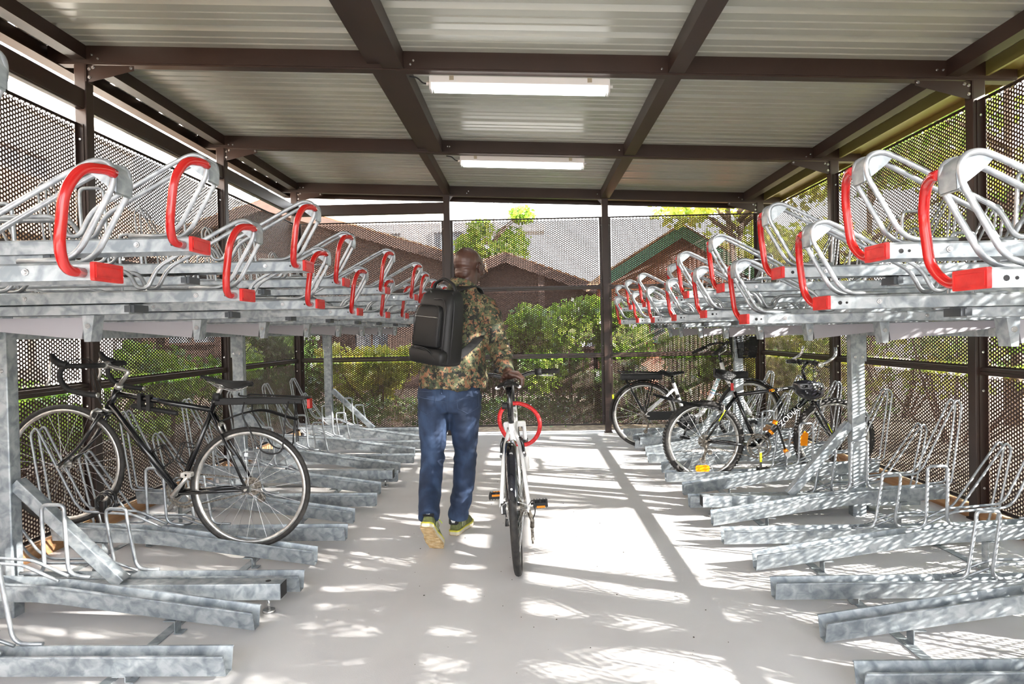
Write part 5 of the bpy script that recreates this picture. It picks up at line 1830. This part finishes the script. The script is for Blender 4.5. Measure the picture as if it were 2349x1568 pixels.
# shoes
M['suede'] = vary(mat('olive_suede', srgb(128, 134, 84), 0.9), [(0.3, srgb(88, 94, 58)), (0.7, srgb(116, 120, 78))], 60)
M['midsole'] = mat('yellow_midsole', srgb(198, 190, 62), 0.6)
M['soleg'] = vary(mat('worn_sole', srgb(190, 160, 110), 0.7), [(0.3, srgb(160, 128, 78)), (0.7, srgb(210, 188, 150))], 30)
M['cream'] = mat('cream_mesh', srgb(176, 180, 138), 0.8)
def shoe(mtx, label):
    """local: x to the right, y towards the toe, z up; heel at origin"""
    S = empty('shoe', (0, 0, 0))
    S.parent = PM
    S['label'] = label
    S.matrix_local = Matrix.Translation(-O) @ mtx
    up = MB()
    secs = [(0.0, 0.026, 0.080), (0.02, 0.033, 0.088), (0.06, 0.035, 0.086), (0.11, 0.037, 0.074), (0.16, 0.043, 0.062), (0.21, 0.046, 0.052), (0.255, 0.040, 0.042), (0.282, 0.022, 0.030)]
    vs, n = [], 16
    for y, hw, hh in secs:
        for j in range(n):
            a = 2 * PI * j / n
            ca, sa = math.cos(a), math.sin(a)
            zz = 0.026 + (hh) * max(0, sa) ** 0.75 if sa > 0 else 0.026
            vs.append((hw * math.copysign(abs(ca) ** 0.7, ca) * (1 - 0.25 * max(0, sa)), y, zz))
    fs = []
    for i in range(len(secs) - 1):
        for j in range(n):
            j2 = (j + 1) % n
            fs.append((i * n + j, (i + 1) * n + j, (i + 1) * n + j2, i * n + j2))
    fs += [tuple(range(n)), tuple(reversed(range((len(secs) - 1) * n, len(secs) * n)))]
    up.add(vs, fs, True)
    up.build('upper', M['suede'], S)
    def sole(name, z0, z1, grow, mt, segs=None):
        out = [(-0.0, -0.008), (0.02, -0.010), (0.034, 0.004), (0.036, 0.06), (0.036, 0.11), (0.046, 0.16), (0.050, 0.21), (0.042, 0.26), (0.018, 0.292), (-0.014, 0.292), (-0.038, 0.265), (-0.046, 0.21), (-0.042, 0.15), (-0.034, 0.10), (-0.034, 0.05), (-0.032, 0.004), (-0.02, -0.010)]
        mb = MB()
        mb.extrude([(x * (1 + grow), y * (1 + grow * .4)) for x, y in out], (0, 0, z0), (1, 0, 0), (0, 1, 0), (0, 0, z1 - z0))
        return mb.build(name, mt, S)
    sole('midsole', 0.025, 0.034, 0.05, M['midsole'])
    sole('white_midsole', 0.008, 0.025, 0.06, mat('cream_midsole', srgb(196, 190, 170), 0.7))
    so_ = sole('sole', 0.004, 0.009, 0.04, M['soleg'])
    tr = MB()
    for k in range(13):
        y = 0.012 + 0.021 * k
        hw = 0.030 if y < 0.12 else 0.040
        tr.add([(-hw, y, 0.0), (hw, y + 0.006, 0.0), (hw, y + 0.018, 0.0), (-hw, y + 0.012, 0.0), (-hw, y, 0.005), (hw, y + 0.006, 0.005), (hw, y + 0.018, 0.005), (-hw, y + 0.012, 0.005)],
               [(0, 1, 2, 3), (0, 4, 5, 1), (1, 5, 6, 2), (2, 6, 7, 3), (3, 7, 4, 0)])
    tr.build('tread', M['soleg'], so_)
    hp = MB().rbox(-0.030, 0.030, -0.006, 0.012, 0.070, 0.112, 0.010, 'y')
    ho = hp.build('heel_patch', M['black'], S)
    lg = MB()
    for dx, an in ((0, 0), (-0.0060, 0.5), (0.0060, -0.5)):
        pts = []
        for k in range(10):
            a = 2 * PI * k / 10
            u, v = 0.0046 * math.cos(a), 0.0100 * math.sin(a) + 0.006
            pts.append((dx + u * math.cos(an) - v * math.sin(an), u * math.sin(an) + v * math.cos(an)))
        lg.extrude(pts, (0, -0.0065, 0.088), (1, 0, 0), (0, 0, 1), (0, -0.0006, 0))
    lg.box(-0.010, 0.010, -0.0072, -0.0062, 0.0848, 0.0860)
    lg.box(-0.010, 0.010, -0.0072, -0.0062, 0.0815, 0.0827)
    lg.build('trefoil_mark', M['whitepaint'], ho)
    for s in (-1, 1):
        pn = MB().rbox(s * 0.0355 - 0.0015, s * 0.0355 + 0.0015, 0.062, 0.125, 0.040, 0.080, 0.012, 'x', m=Matrix.Rotation(0, 4, 'X'))
        po = pn.build('side_patch', M['cream'], S)
        sb = MB()
        for k in range(3):
            y = 0.068 + 0.018 * k
            sb.add([(s * 0.0375, y, 0.042), (s * 0.0375, y + 0.008, 0.042), (s * 0.0372, y + 0.020, 0.078), (s * 0.0372, y + 0.012, 0.078)], [(0, 1, 2, 3)])
        sb.build('side_stripe', M['black'], po)
    lc = MB()
    for k in range(4):
        y = 0.125 + 0.022 * k
        z_ = 0.103 - 0.010 * k
        lc.tube(fillet([(-0.026, y, z_ - 0.020), (-0.01, y, z_ - 0.004), (0.01, y + 0.006, z_ - 0.004), (0.026, y + 0.006, z_ - 0.020)], 0.008), 0.0024, 6)
    lc.tube(fillet([(0.01, 0.12, 0.108), (0.035, 0.11, 0.105), (0.052, 0.115, 0.085)], 0.01), 0.0022, 6)
    lc.build('laces', mat('lime_lace', srgb(196, 226, 40), 0.6), S)
    return S
m_l = Matrix.Translation((-0.600, 3.705, 0.188)) @ Matrix.Rotation(math.radians(-8), 4, 'Z') @ Matrix.Rotation(math.radians(-41), 4, 'X') @ Matrix.Scale(1.08, 4, (1, 0, 0))
shoe(m_l, 'left shoe, heel lifted and sole showing')
m_r = Matrix.Translation((-0.497, 4.175, 0.0)) @ Matrix.Rotation(math.radians(-14), 4, 'Z')
shoe(m_r, 'right shoe, flat on the floor')

# backpack
M['nylon'] = vary(mat('black_nylon', srgb(44, 44, 48), 0.55), [(0.3, srgb(11, 11, 12)), (0.7, srgb(17, 17, 19))], 200, bump=0.3, bscale=900, bdist=0.0006)
M['piping'] = mat('grey_piping', srgb(34, 34, 37), 0.35)
BK = empty('backpack', (-0.530, 3.86, 1.115), 0, 'black rectangular backpack with front pockets worn on the walking man', 'backpack')
BK.rotation_euler = (Matrix.Rotation(math.radians(4.5), 3, 'Y') @ Matrix.Rotation(math.radians(4), 3, 'X') @ Matrix.Rotation(math.radians(-37), 3, 'Z')).to_euler()
BK.scale = (1, 1, 0.93)
# local: x right, -y outward, z up; z 0..0.46
def slabsec(mb, rows, n=28, sup=0.45):
    vs = []
    for z, cx, hw, y0, y1 in rows:
        cy, hy = (y0 + y1) / 2, (y1 - y0) / 2
        for j in range(n):
            a = 2 * PI * j / n
            ca, sa = math.cos(a), math.sin(a)
            vs.append((cx + hw * math.copysign(abs(ca) ** sup, ca), cy + hy * math.copysign(abs(sa) ** sup, sa), z))
    fs = []
    for i in range(len(rows) - 1):
        for j in range(n):
            j2 = (j + 1) % n
            fs.append((i * n + j, i * n + j2, (i + 1) * n + j2, (i + 1) * n + j))
    fs += [tuple(reversed(range(n))), tuple(range((len(rows) - 1) * n, len(rows) * n))]
    return mb.add(vs, fs, True)
b1 = MB()
slabsec(b1, [(-0.008, 0, 0.120, -0.07, 0.06), (0.0, 0, 0.134, -0.085, 0.07), (0.02, 0, 0.140, -0.092, 0.075), (0.20, 0, 0.136, -0.085, 0.08), (0.36, 0, 0.132, -0.070, 0.08), (0.425, 0, 0.122, -0.050, 0.075), (0.452, 0, 0.100, -0.020, 0.065), (0.462, 0, 0.085, 0.0, 0.055)])
bag = b1.build('main_compartment', M['nylon'], BK)
b2 = MB()
slabsec(b2, [(0.105, -0.012, 0.098, -0.112, -0.06), (0.115, -0.012, 0.108, -0.118, -0.06), (0.20, -0.012, 0.106, -0.114, -0.06), (0.32, -0.010, 0.098, -0.100, -0.05), (0.352, -0.008, 0.088, -0.088, -0.05), (0.362, -0.008, 0.070, -0.078, -0.05)])
b2.build('front_pocket', M['nylon'], BK)
b3 = MB()
slabsec(b3, [(0.0, 0, 0.118, -0.112, -0.05), (0.012, 0, 0.132, -0.124, -0.05), (0.06, 0, 0.138, -0.126, -0.05), (0.085, -0.005, 0.134, -0.118, -0.05), (0.100, -0.012, 0.118, -0.105, -0.05)])
b3.build('bottom_pocket', M['nylon'], BK)
pp = MB()
pp.tube(fillet([(-0.136, -0.088, 0.085), (-0.06, -0.122, 0.106), (0.03, -0.124, 0.098), (0.085, -0.12, 0.055), (0.115, -0.112, 0.012), (0.134, -0.092, 0.02)], 0.05, 6), 0.0035, 6)
pp.tube(fillet([(-0.136, -0.088, 0.078), (-0.06, -0.125, 0.098), (0.03, -0.127, 0.090), (0.078, -0.124, 0.050), (0.11, -0.115, 0.004)], 0.05, 6), 0.0028, 6)
pp.build('piping', M['piping'], BK)
pp = MB()
pp.tube(fillet([(0.112, -0.094, 0.03), (0.120, -0.092, 0.20), (0.112, -0.078, 0.35), (0.085, -0.062, 0.405), (0.0, -0.062, 0.400)], 0.04, 6), 0.0030, 6)
pp.tube(fillet([(0.136, -0.052, 0.012), (0.139, -0.040, 0.20), (0.134, -0.030, 0.37), (0.105, -0.02, 0.445)], 0.04, 6), 0.0028, 6)
pp.tube(fillet([(-0.105, -0.112, 0.12), (-0.108, -0.106, 0.30), (-0.085, -0.094, 0.365), (0.065, -0.094, 0.365), (0.092, -0.104, 0.33), (0.096, -0.112, 0.12)], 0.03, 6), 0.0026, 6)
pp.build('zip', M['piping'], BK)
zp = MB().box(-0.095, 0.082, -0.1075, -0.1055, 0.288, 0.292)
zp.tube([(-0.100, -0.105, 0.300), (-0.088, -0.110, 0.305)], 0.004, 6)
zp.tube([(-0.095, -0.108, 0.300), (-0.092, -0.112, 0.285)], 0.0022, 5)
zp.tube([(-0.05, -0.04, 0.448), (-0.035, -0.05, 0.440)], 0.004, 6)
zp.build('zip_pull', M['steel'], BK)
hn = MB()
hn.tube(fillet([(-0.088, 0.02, 0.440), (-0.080, 0.018, 0.492), (0.0, 0.015, 0.535), (0.080, 0.018, 0.492), (0.092, 0.02, 0.440)], 0.035, 6), 0.013, 12, flat=0.7)
hn.build('carry_handle', M['nylon'], BK)
MB().rbox(-0.012, 0.012, -0.095, -0.0925, 0.070, 0.110, 0.002, 'y', m=Matrix.Translation((0.118, 0.03, 0.02))).build('side_tag', M['black'], BK)
def strap(pts, w_, name):
    mb = MB()
    P = fillet([Vector(p) for p in pts], 0.05, 6)
    Bi = BK.matrix_basis if False else None
    mb.tube(P, w_, 10, flat=0.28)
    o = mb.build(name, M['nylon'], None)
    return o
# shoulder straps are laid in world space over the jacket, then parented
bpy.context.view_layer.update()
inv = BK.matrix_world.inverted()
def ribbon(pts, wdir, hw, th, name):
    P = fillet([Vector(p) for p in pts], 0.05, 6)
    mb = MB()
    vs = []
    for i, p in enumerate(P):
        t = (P[min(i + 1, len(P) - 1)] - P[max(i - 1, 0)]).normalized()
        wd = Vector(wdir)
        wd = (wd - t * wd.dot(t)).normalized()
        nn = t.cross(wd)
        for a, b in ((-1, -1), (1, -1), (1, 1), (-1, 1)):
            vs.append(inv @ (p + wd * hw * a + nn * th * b))
    fs = []
    for i in range(len(P) - 1):
        for j in range(4):
            j2 = (j + 1) % 4
            fs.append((i * 4 + j, i * 4 + j2, i * 4 + 4 + j2, i * 4 + 4 + j))
    fs += [(0, 1, 2, 3), tuple((len(P) - 1) * 4 + k for k in (3, 2, 1, 0))]
    mb.add(vs, fs)
    return mb.build(name, M['nylon'], BK)
ribbon([(-0.440, 3.925, 1.545), (-0.375, 3.965, 1.560), (-0.330, 4.03, 1.572), (-0.300, 4.12, 1.555), (-0.285, 4.20, 1.48), (-0.275, 4.205, 1.36), (-0.290, 4.10, 1.28), (-0.285, 3.985, 1.265), (-0.340, 3.925, 1.205), (-0.41, 3.90, 1.15)], (1, 0.2, 0), 0.022, 0.006, 'shoulder_strap')
ribbon([(-0.560, 3.93, 1.54), (-0.575, 3.97, 1.550), (-0.570, 4.06, 1.565), (-0.560, 4.16, 1.53), (-0.560, 4.225, 1.42), (-0.600, 4.20, 1.25), (-0.645, 4.10, 1.20), (-0.64, 3.98, 1.15)], (1, 0, 0), 0.030, 0.006, 'shoulder_strap')
# ---------------------------------------------------------------- outside: houses, shrubs, trees
nrnd = np.random.default_rng(11)
def leafmat(name, c1, c2, c3, tr=0.5):
    m = bpy.data.materials.new(name)
    m.use_nodes = True
    t = m.node_tree
    t.nodes.clear()
    co = t.nodes.new('ShaderNodeTexCoord')
    n = t.nodes.new('ShaderNodeTexNoise')
    n.inputs['Scale'].default_value = 3.0
    n.inputs['Detail'].default_value = 6
    r = t.nodes.new('ShaderNodeValToRGB')
    e = r.color_ramp.elements
    e[0].position, e[0].color = 0.32, c1
    e[1].position, e[1].color = 0.68, c3
    x = e.new(0.5)
    x.color = c2
    t.links.new(co.outputs['Object'], n.inputs['Vector'])
    t.links.new(n.outputs['Fac'], r.inputs[0])
    d = t.nodes.new('ShaderNodeBsdfDiffuse')
    tl = t.nodes.new('ShaderNodeBsdfTranslucent')
    mx = t.nodes.new('ShaderNodeMixShader')
    mx.inputs[0].default_value = tr
    g = t.nodes.new('ShaderNodeBsdfGlossy')
    g.inputs['Roughness'].default_value = 0.35
    m2 = t.nodes.new('ShaderNodeMixShader')
    m2.inputs[0].default_value = 0.06
    o = t.nodes.new('ShaderNodeOutputMaterial')
    t.links.new(r.outputs[0], d.inputs[0])
    t.links.new(r.outputs[0], tl.inputs[0])
    t.links.new(d.outputs[0], mx.inputs[1])
    t.links.new(tl.outputs[0], mx.inputs[2])
    t.links.new(mx.outputs[0], m2.inputs[1])
    t.links.new(g.outputs[0], m2.inputs[2])
    t.links.new(m2.outputs[0], o.inputs[0])
    return m
M['leaf'] = leafmat('leaf_green', srgb(74, 112, 34), srgb(122, 160, 48), srgb(170, 196, 70))
M['leafy'] = leafmat('leaf_yellow', srgb(120, 146, 44), srgb(178, 186, 70), srgb(214, 190, 84))
M['leafd'] = leafmat('leaf_dark', srgb(44, 66, 30), srgb(70, 98, 40), srgb(98, 124, 52), 0.35)
M['bark'] = vary(mat('bark', srgb(98, 78, 62), 0.9), [(0.3, srgb(66, 52, 42)), (0.7, srgb(124, 102, 82))], 12, stretch=(1, 1, 0.2), bump=1.0, bscale=20, bdist=0.02)

def leaves(name, blobs, n, size, mt):
    """n folded leaves scattered in ellipsoids (centre, radii, weight)"""
    wts = np.array([b[2] for b in blobs], float)
    idx = nrnd.choice(len(blobs), n, p=wts / wts.sum())
    c = np.array([b[0] for b in blobs])[idx]
    r = np.array([b[1] for b in blobs])[idx]
    d = nrnd.normal(size=(n, 3))
    d /= np.linalg.norm(d, axis=1)[:, None]
    p = c + d * r * (nrnd.random(n)[:, None] ** 0.45)
    u = nrnd.normal(size=(n, 3))
    u /= np.linalg.norm(u, axis=1)[:, None]
    v = np.cross(u, nrnd.normal(size=(n, 3)))
    v /= np.linalg.norm(v, axis=1)[:, None]
    s = size * (0.6 + 0.8 * nrnd.random(n))[:, None]
    k = np.cross(u, v)
    V = np.stack([p - u * s * .5, p + v * s * .32 + k * s * .06, p + u * s * .5, p - v * s * .32 + k * s * .06], 1).reshape(-1, 3)
    F = np.arange(4 * n, dtype=np.int32)
    me = bpy.data.meshes.new(name)
    me.vertices.add(len(V))
    me.vertices.foreach_set('co', V.astype(np.float32).ravel())
    me.loops.add(4 * n)
    me.loops.foreach_set('vertex_index', F)
    me.polygons.add(n)
    me.polygons.foreach_set('loop_start', np.arange(0, 4 * n, 4, dtype=np.int32))
    me.polygons.foreach_set('loop_total', np.full(n, 4, dtype=np.int32))
    me.materials.append(mt)
    me.update()
    return me

def tree(loc, h, spread, n, mt, label, size=0.13, crown0=0.35, name='tree', group=None, seed=0, trunk_r=0.11):
    rs = random.Random(seed)
    T = empty(name, loc, 0, label, 'tree', group)
    tb = MB()
    top = Vector((rs.uniform(-.4, .4), rs.uniform(-.4, .4), h * 0.72))
    pts = [Vector((0, 0, -0.3)), Vector((rs.uniform(-.1, .1), rs.uniform(-.1, .1), h * .3)), top]
    tb.tube(fillet(pts, 0.6, 6), [trunk_r] * 4 + [trunk_r * .75] * 3 + [trunk_r * .45] * 2, 10)
    blobs = []
    for k in range(14):
        a = rs.uniform(0, 2 * PI)
        rr = spread * rs.uniform(0.25, 0.95)
        z = h * rs.uniform(crown0, 0.97)
        e = Vector((rr * math.cos(a), rr * math.sin(a), z))
        s = Vector((0, 0, max(h * .22, z - rr * .9))).lerp(top, 0.3)
        tb.tube(fillet([s, s.lerp(e, .5) + Vector((0, 0, .15)), e], 0.4, 4), [trunk_r * .38] * 3 + [trunk_r * .2] * 4, 6)
        q = spread * rs.uniform(0.22, 0.42)
        blobs.append(((e.x, e.y, e.z), (q, q, q * .7), q ** 2))
    tb.build('trunk', M['bark'], T)
    place(leaves('foliage', blobs, n, size, mt), 'foliage', T, 'stuff')
    return T

def shrub(loc, w_, d_, h, n, mt, label, size=0.10, group=None, seed=0):
    rs = random.Random(seed)
    T = empty('shrub', loc, 0, label, 'shrub', group)
    tb = MB()
    blobs = []
    for k in range(12):
        x, y = rs.uniform(-w_, w_) * .9, rs.uniform(-d_, d_) * .9
        z = h * rs.uniform(0.3, 0.85)
        tb.tube([(x * .2, y * .2, -0.05), (x * .7, y * .7, z * .5), (x, y, z)], [0.018, 0.013, 0.007], 5)
        blobs.append(((x, y, z), (w_ * .38, d_ * .42, h * .24), 1))
    tb.build('stem', M['bark'], T)
    place(leaves('foliage', blobs, n, size, mt), 'foliage', T, 'stuff')
    return T

# the trees on the sunny side: their crowns dapple the light on the floor
G1 = 'trees beyond the right wall'
tree((6.6, -3.4, 0), 5.4, 2.3, 900, M['leafy'], 'yellow-green tree beyond the right wall, nearest the entrance', 0.15, 0.28, group=G1, seed=1)
tree((7.6, -0.2, 0), 6.0, 2.4, 1050, M['leafy'], 'yellow-green tree beyond the right wall, behind the first bay', 0.15, 0.25, group=G1, seed=2)
tree((6.4, 2.6, 0), 5.6, 2.2, 1600, M['leaf'], 'green leafy tree beyond the right wall at its middle', 0.15, 0.25, group=G1, seed=3)
tree((7.2, 5.6, 0), 6.2, 2.4, 2400, M['leafy'], 'yellow-green tree beyond the right wall near the third post', 0.15, 0.2, group=G1, seed=4)
tree((6.2, 8.6, 0), 6.4, 2.4, 4500, M['leaf'], 'green tree beyond the far right corner of the shelter', 0.15, 0.2, group=G1, seed=5)
tree((6.4, 12.6, 0), 7.0, 3.1, 14000, M['leafy'], 'large yellow-green tree hanging over the small gabled hut', 0.15, 0.2, group=G1, seed=6)
tree((3.6, 11.0, 0), 5.2, 1.5, 3000, M['leafy'], 'slim tree with pointed leaves above the far wall at right', 0.13, 0.62, seed=8)
tree((-1.1, 20.5, 0), 5.4, 1.7, 6000, M['leaf'], 'round green tree between the two brown roofs', 0.16, 0.4, seed=9)
G2 = 'shrubs beyond the right wall'
for i, (x, y, hh) in enumerate(((5.0, -1.6, 1.3), (5.2, 0.8, 1.5), (4.9, 3.2, 1.4), (5.1, 5.2, 1.7), (4.7, 7.4, 1.8), (5.3, 9.6, 2.1))):
    shrub((x, y, 0), 0.75, 1.0, hh, 900, M['leaf'] if i % 2 else M['leafy'], 'green shrub outside the right wall, %s' % ('before the entrance', 'in the first bay', 'in the second bay', 'behind the middle post', 'by the last bay', 'past the far corner')[i], 0.10, G2, 20 + i)
G3 = 'shrubs behind the far wall'
for i, (x, y, w_, hh, n, mm, lb) in enumerate(((0.75, 11.2, 1.1, 1.75, 7000, 'leaf', 'bright green shrub behind the far wall, right of the walking man'),
                                     (-0.7, 12.0, 0.9, 1.35, 3500, 'leafd', 'dark shrub behind the far wall, hidden by the walking man'),
                                     (2.3, 11.0, 1.0, 1.55, 6000, 'leaf', 'bright green shrub behind the far wall, above the electric bicycle'),
                                     (-2.5, 11.4, 0.9, 1.10, 4000, 'leafy', 'yellowish shrub behind the far wall in its left bay'),
                                     (-4.0, 11.0, 0.9, 1.5, 3500, 'leafd', 'dark shrub behind the far left corner post'),
                                     (4.0, 10.4, 0.9, 1.4, 4500, 'leafy', 'yellow-green shrub behind the far right corner post'),
                                     (1.6, 9.9, 0.8, 0.70, 3000, 'leafd', 'low dark shrub close behind the far wall'))):
    shrub((x, y, 0), w_, 0.7, hh, n, M[mm], lb, 0.11, G3, 40 + i)
G4 = 'shrubs outside the left wall'
for i, (x, y, hh, mm) in enumerate(((-4.6, 1.4, 0.5, 'leafd'), (-4.8, 3.6, 0.6, 'leafd'), (-4.6, 5.8, 0.9, 'leaf'), (-4.4, 8.0, 1.2, 'leaf'))):
    shrub((x, y, 0), 0.7, 1.0, hh, 2600, M[mm], 'shrub outside the left wall, %s' % ('beside the nearest rack post', 'behind the black road bicycle', 'level with the middle post', 'at the far left corner')[i], 0.10, G4, 60 + i)

ug = leaves('undergrowth', [((x, y, 0.12), (1.0, 0.8, 0.22), 1) for x in (-4, -2.6, -1.2, 0.2, 1.6, 3.0, 4.4) for y in (9.7, 10.8)], 9000, 0.07, M['leafd'])
tag(place(ug, 'undergrowth'), 'low dark undergrowth on the soil behind the far wall', 'undergrowth', kind='stuff')
# houses
M['tile'] = vary(mat('roof_tile', srgb(150, 104, 78), 0.8), [(0.3, srgb(138, 92, 66)), (0.7, srgb(206, 158, 118))], 6)
M['wood'] = vary(mat('brown_boarding', srgb(62, 44, 36), 0.7), [(0.3, srgb(48, 34, 28)), (0.7, srgb(72, 52, 42))], 4, stretch=(1, 1, 8))
M['render'] = vary(mat('white_render', srgb(238, 234, 226), 0.8), [(0.3, srgb(232, 226, 216)), (0.7, srgb(244, 241, 234))], 1.5)
M['glass'] = mat('window_glass', srgb(96, 104, 112), 0.08, spec=0.8)
M['greenp'] = mat('green_fascia', srgb(52, 96, 74), 0.5)
M['brickred'] = vary(mat('brick_infill', srgb(150, 92, 70), 0.85), [(0.3, srgb(128, 76, 58)), (0.7, srgb(168, 108, 84))], 7)
def gable(name, label, apex, hwl, hwr, drop_l, drop_r, y0, y1, wall_m, trim_m, over=0.5, cat='building', posts=0, wall_h=None, courses=14):
    B = empty(name, (apex[0], y0, 0), 0, label, cat)
    ax, az = 0.0, apex[1]
    for s, hw, dp in ((-1, hwl, drop_l), (1, hwr, drop_r)):
        r = MB()
        r.extrude([(0, az), (s * hw, az - dp), (s * hw, az - dp - 0.12), (0, az - 0.12)] if s > 0 else [(0, az), (0, az - 0.12), (s * hw, az - dp - 0.12), (s * hw, az - dp)], (0, -over, 0), (1, 0, 0), (0, 0, 1), (0, y1 - y0 + 2 * over, 0))
        r.build('roof', M['tile'], B)
        t = MB()
        for k in range(courses):
            u0, u1 = k / courses, (k + 1) / courses
            t.extrude([(s * hw * u0, az - dp * u0 + 0.005), (s * hw * u1, az - dp * u1 + 0.045), (s * hw * u1, az - dp * u1)], (0, -over - 0.02, 0), (1, 0, 0), (0, 0, 1), (0, y1 - y0 + 2 * over, 0))
        t.build('tile_course', M['tile'], B)
        v = MB().extrude([(0, az - 0.02), (s * hw, az - dp - 0.02), (s * hw, az - dp - 0.26), (0, az - 0.26)], (0, -over - 0.05, 0), (1, 0, 0), (0, 0, 1), (0, 0.04, 0))
        v.build('verge_board', trim_m, B)
    w_ = MB()
    w_.extrude([(-hwl * .86, 0), (hwr * .86, 0), (hwr * .86, az - drop_r * .86 - 0.1), (0, az - 0.12), (-hwl * .86, az - drop_l * .86 - 0.1)], (0, 0.0, 0), (1, 0, 0), (0, 0, 1), (0, 0.2, 0))
    w_.build('gable_wall', wall_m, B)
    MB().box(-hwl * .86, -hwl * .86 + .2, 0.2, y1 - y0, 0, az - drop_l * .86 - 0.1).build('side_wall', wall_m, B)
    w_ = MB().box(hwr * .86 - .2, hwr * .86, 0, y1 - y0, 0, az - drop_r * .86 - 0.1)
    w_.build('side_wall', wall_m, B)
    for k in range(posts):
        x = -hwl * .9 + (hwl + hwr) * .9 * k / max(1, posts - 1)
        MB().box(x - .07, x + .07, -over + .05, -over + .19, 0, az - (drop_l * abs(x) / hwl if x < 0 else drop_r * x / hwr) - .1).build('veranda_post', M['wood'], B)
    return B
def windows(B, rects, y, depth=0.12, frame_m=None, axis='x'):
    for (x0, x1, z0, z1) in rects:
        f = MB()
        t = 0.06
        def bx(a0, a1, c0, c1, e0, e1):
            if axis == 'x':
                f.box(a0, a1, y - c1, y - c0, e0, e1)
            else:
                f.box(y + c0, y + c1, a0, a1, e0, e1)
        bx(x0 - t, x0, -0.02, depth, z0 - t, z1 + t); bx(x1, x1 + t, -0.02, depth, z0 - t, z1 + t)
        bx(x0, x1, -0.02, depth, z0 - t, z0); bx(x0, x1, -0.02, depth, z1, z1 + t)
        bx((x0 + x1) / 2 - .02, (x0 + x1) / 2 + .02, -0.02, depth * .7, z0, z1)
        fo = f.build('window', frame_m or M['wwhite'], B)
        g = MB()
        if axis == 'x':
            g.box(x0, x1, y - 0.02, y - 0.01, z0, z1)
        else:
            g.box(y + 0.01, y + 0.02, x0, x1, z0, z1)
        g.build('pane', M['glass'], fo)
h1 = gable('brown_house', 'brown boarded house with a wide tiled gable behind the far wall at left', (-6.2, 4.55), 5.2, 5.2, 1.6, 1.6, 16, 24, M['wood'], M['wood'], posts=0)
windows(h1, [(-0.2, 1.0, 1.2, 2.2), (-2.6, -1.4, 1.2, 2.2), (2.0, 2.8, 0.9, 2.0)], 0.0, frame_m=M['wood'])
h2 = gable('brown_bungalow', 'brown low house with sloping verge seen right of the walking man', (-0.55, 3.3), 2.6, 2.8, 0.97, 1.05, 17.0, 23, M['wood'], M['wood'], posts=4)
windows(h2, [(0.6, 1.5, 0.9, 1.9), (2.0, 2.7, 0.9, 1.7)], 0.0, frame_m=M['wood'])
h3 = gable('garden_hut', 'small gabled hut with green roof edges behind the far wall at right', (2.95, 3.28), 1.55, 1.55, 0.95, 0.95, 13.0, 15.4, M['brickred'], M['greenp'], over=0.35)
windows(h3, [(-0.5, 0.5, 1.1, 2.0)], 0.0, frame_m=M['greenp'])
def block(name, label, x0, x1, y0, y1, h, rects, face, wins_y):
    B = empty(name, ((x0 + x1) / 2, y0, 0), 0, label, 'building')
    cx = (x0 + x1) / 2
    MB().box(x0 - cx, x1 - cx, 0, y1 - y0, 0, h).build('wall', M['render'], B)
    MB().box(x0 - cx - .3, x1 - cx + .3, -.3, y1 - y0 + .3, h, h + .18).build('roof_slab', M['render'], B)
    rl = MB()
    if face == 'x':
        windows(B, [(a - cx, b - cx, c, d) for a, b, c, d in rects], 0.0)
    else:
        windows(B, [(a - y0, b - y0, c, d) for a, b, c, d in rects], x1 - cx, axis='y')
        for k in range(3):
            rl.box(x1 - cx, x1 - cx + 0.08, 0, y1 - y0, 2.9 + 2.6 * k, 3.05 + 2.6 * k)
        rl.build('string_course', M['render'], B)
    return B
wb = block('white_building', 'tall white building outside the left wall, glimpsed above the panels', -13.0, -9.0, -6, 15, 9.5, [(y, y + 1.2, z, z + 1.3) for y in (-4, -1, 2, 5, 8, 11) for z in (3.4, 6.0)] , 'y', None)
wb2 = block('white_building', 'pale building far behind the brown house, seen under the roof beam', -16, -1.6, 30, 38, 12, [(x, x + 1.3, z, z + 1.3) for x in (-13, -10, -7, -4.2) for z in (1.5, 4.6, 7.6)], 'x', None)
# brown lean-to roof outside on the left
lt = empty('lean_to', (-7.2, 4, 0), 0, 'brown tiled lean-to outside the left wall below the white building', 'building')
MB().extrude([(-1.6, 4.3), (1.2, 2.75), (1.2, 2.60), (-1.6, 4.15)], (0, -8.5, 0), (1, 0, 0), (0, 0, 1), (0, 18, 0)).build('roof', M['tile'], lt)
tcs = MB()
for k in range(10):
    u0, u1 = k / 10, (k + 1) / 10
    tcs.extrude([(-1.6 + 2.8 * u0, 4.305 - 1.55 * u0), (-1.6 + 2.8 * u1, 4.345 - 1.55 * u1), (-1.6 + 2.8 * u1, 4.30 - 1.55 * u1)], (0, -8.5, 0), (1, 0, 0), (0, 0, 1), (0, 18, 0))
tcs.build('tile_course', M['tile'], lt)
MB().box(-1.5, -1.3, -8.3, 9.3, 0, 4.2).build('wall', M['render'], lt)
for k in range(7):
    MB().box(1.0, 1.14, -8.2 + k * 2.85, -8.06 + k * 2.85, 0, 2.7).build('post', M['wood'], lt)
# thin railing of a landing high on the pale building
rg = MB().box(7.2, 9.6, -1.2, 0.0, 5.7, 6.0)
lo = rg.build('landing', M['render'], wb2)
r_ = MB()
for k in range(4):
    r_.tube([(7.4 + k * .62, -1.1, 6.0), (7.4 + k * .62, -1.1, 7.2)], 0.04, 6)
r_.tube([(7.3, -1.1, 7.15), (9.5, -1.1, 6.7)], 0.03, 6)
r_.build('railing', M['steel'], wb2)
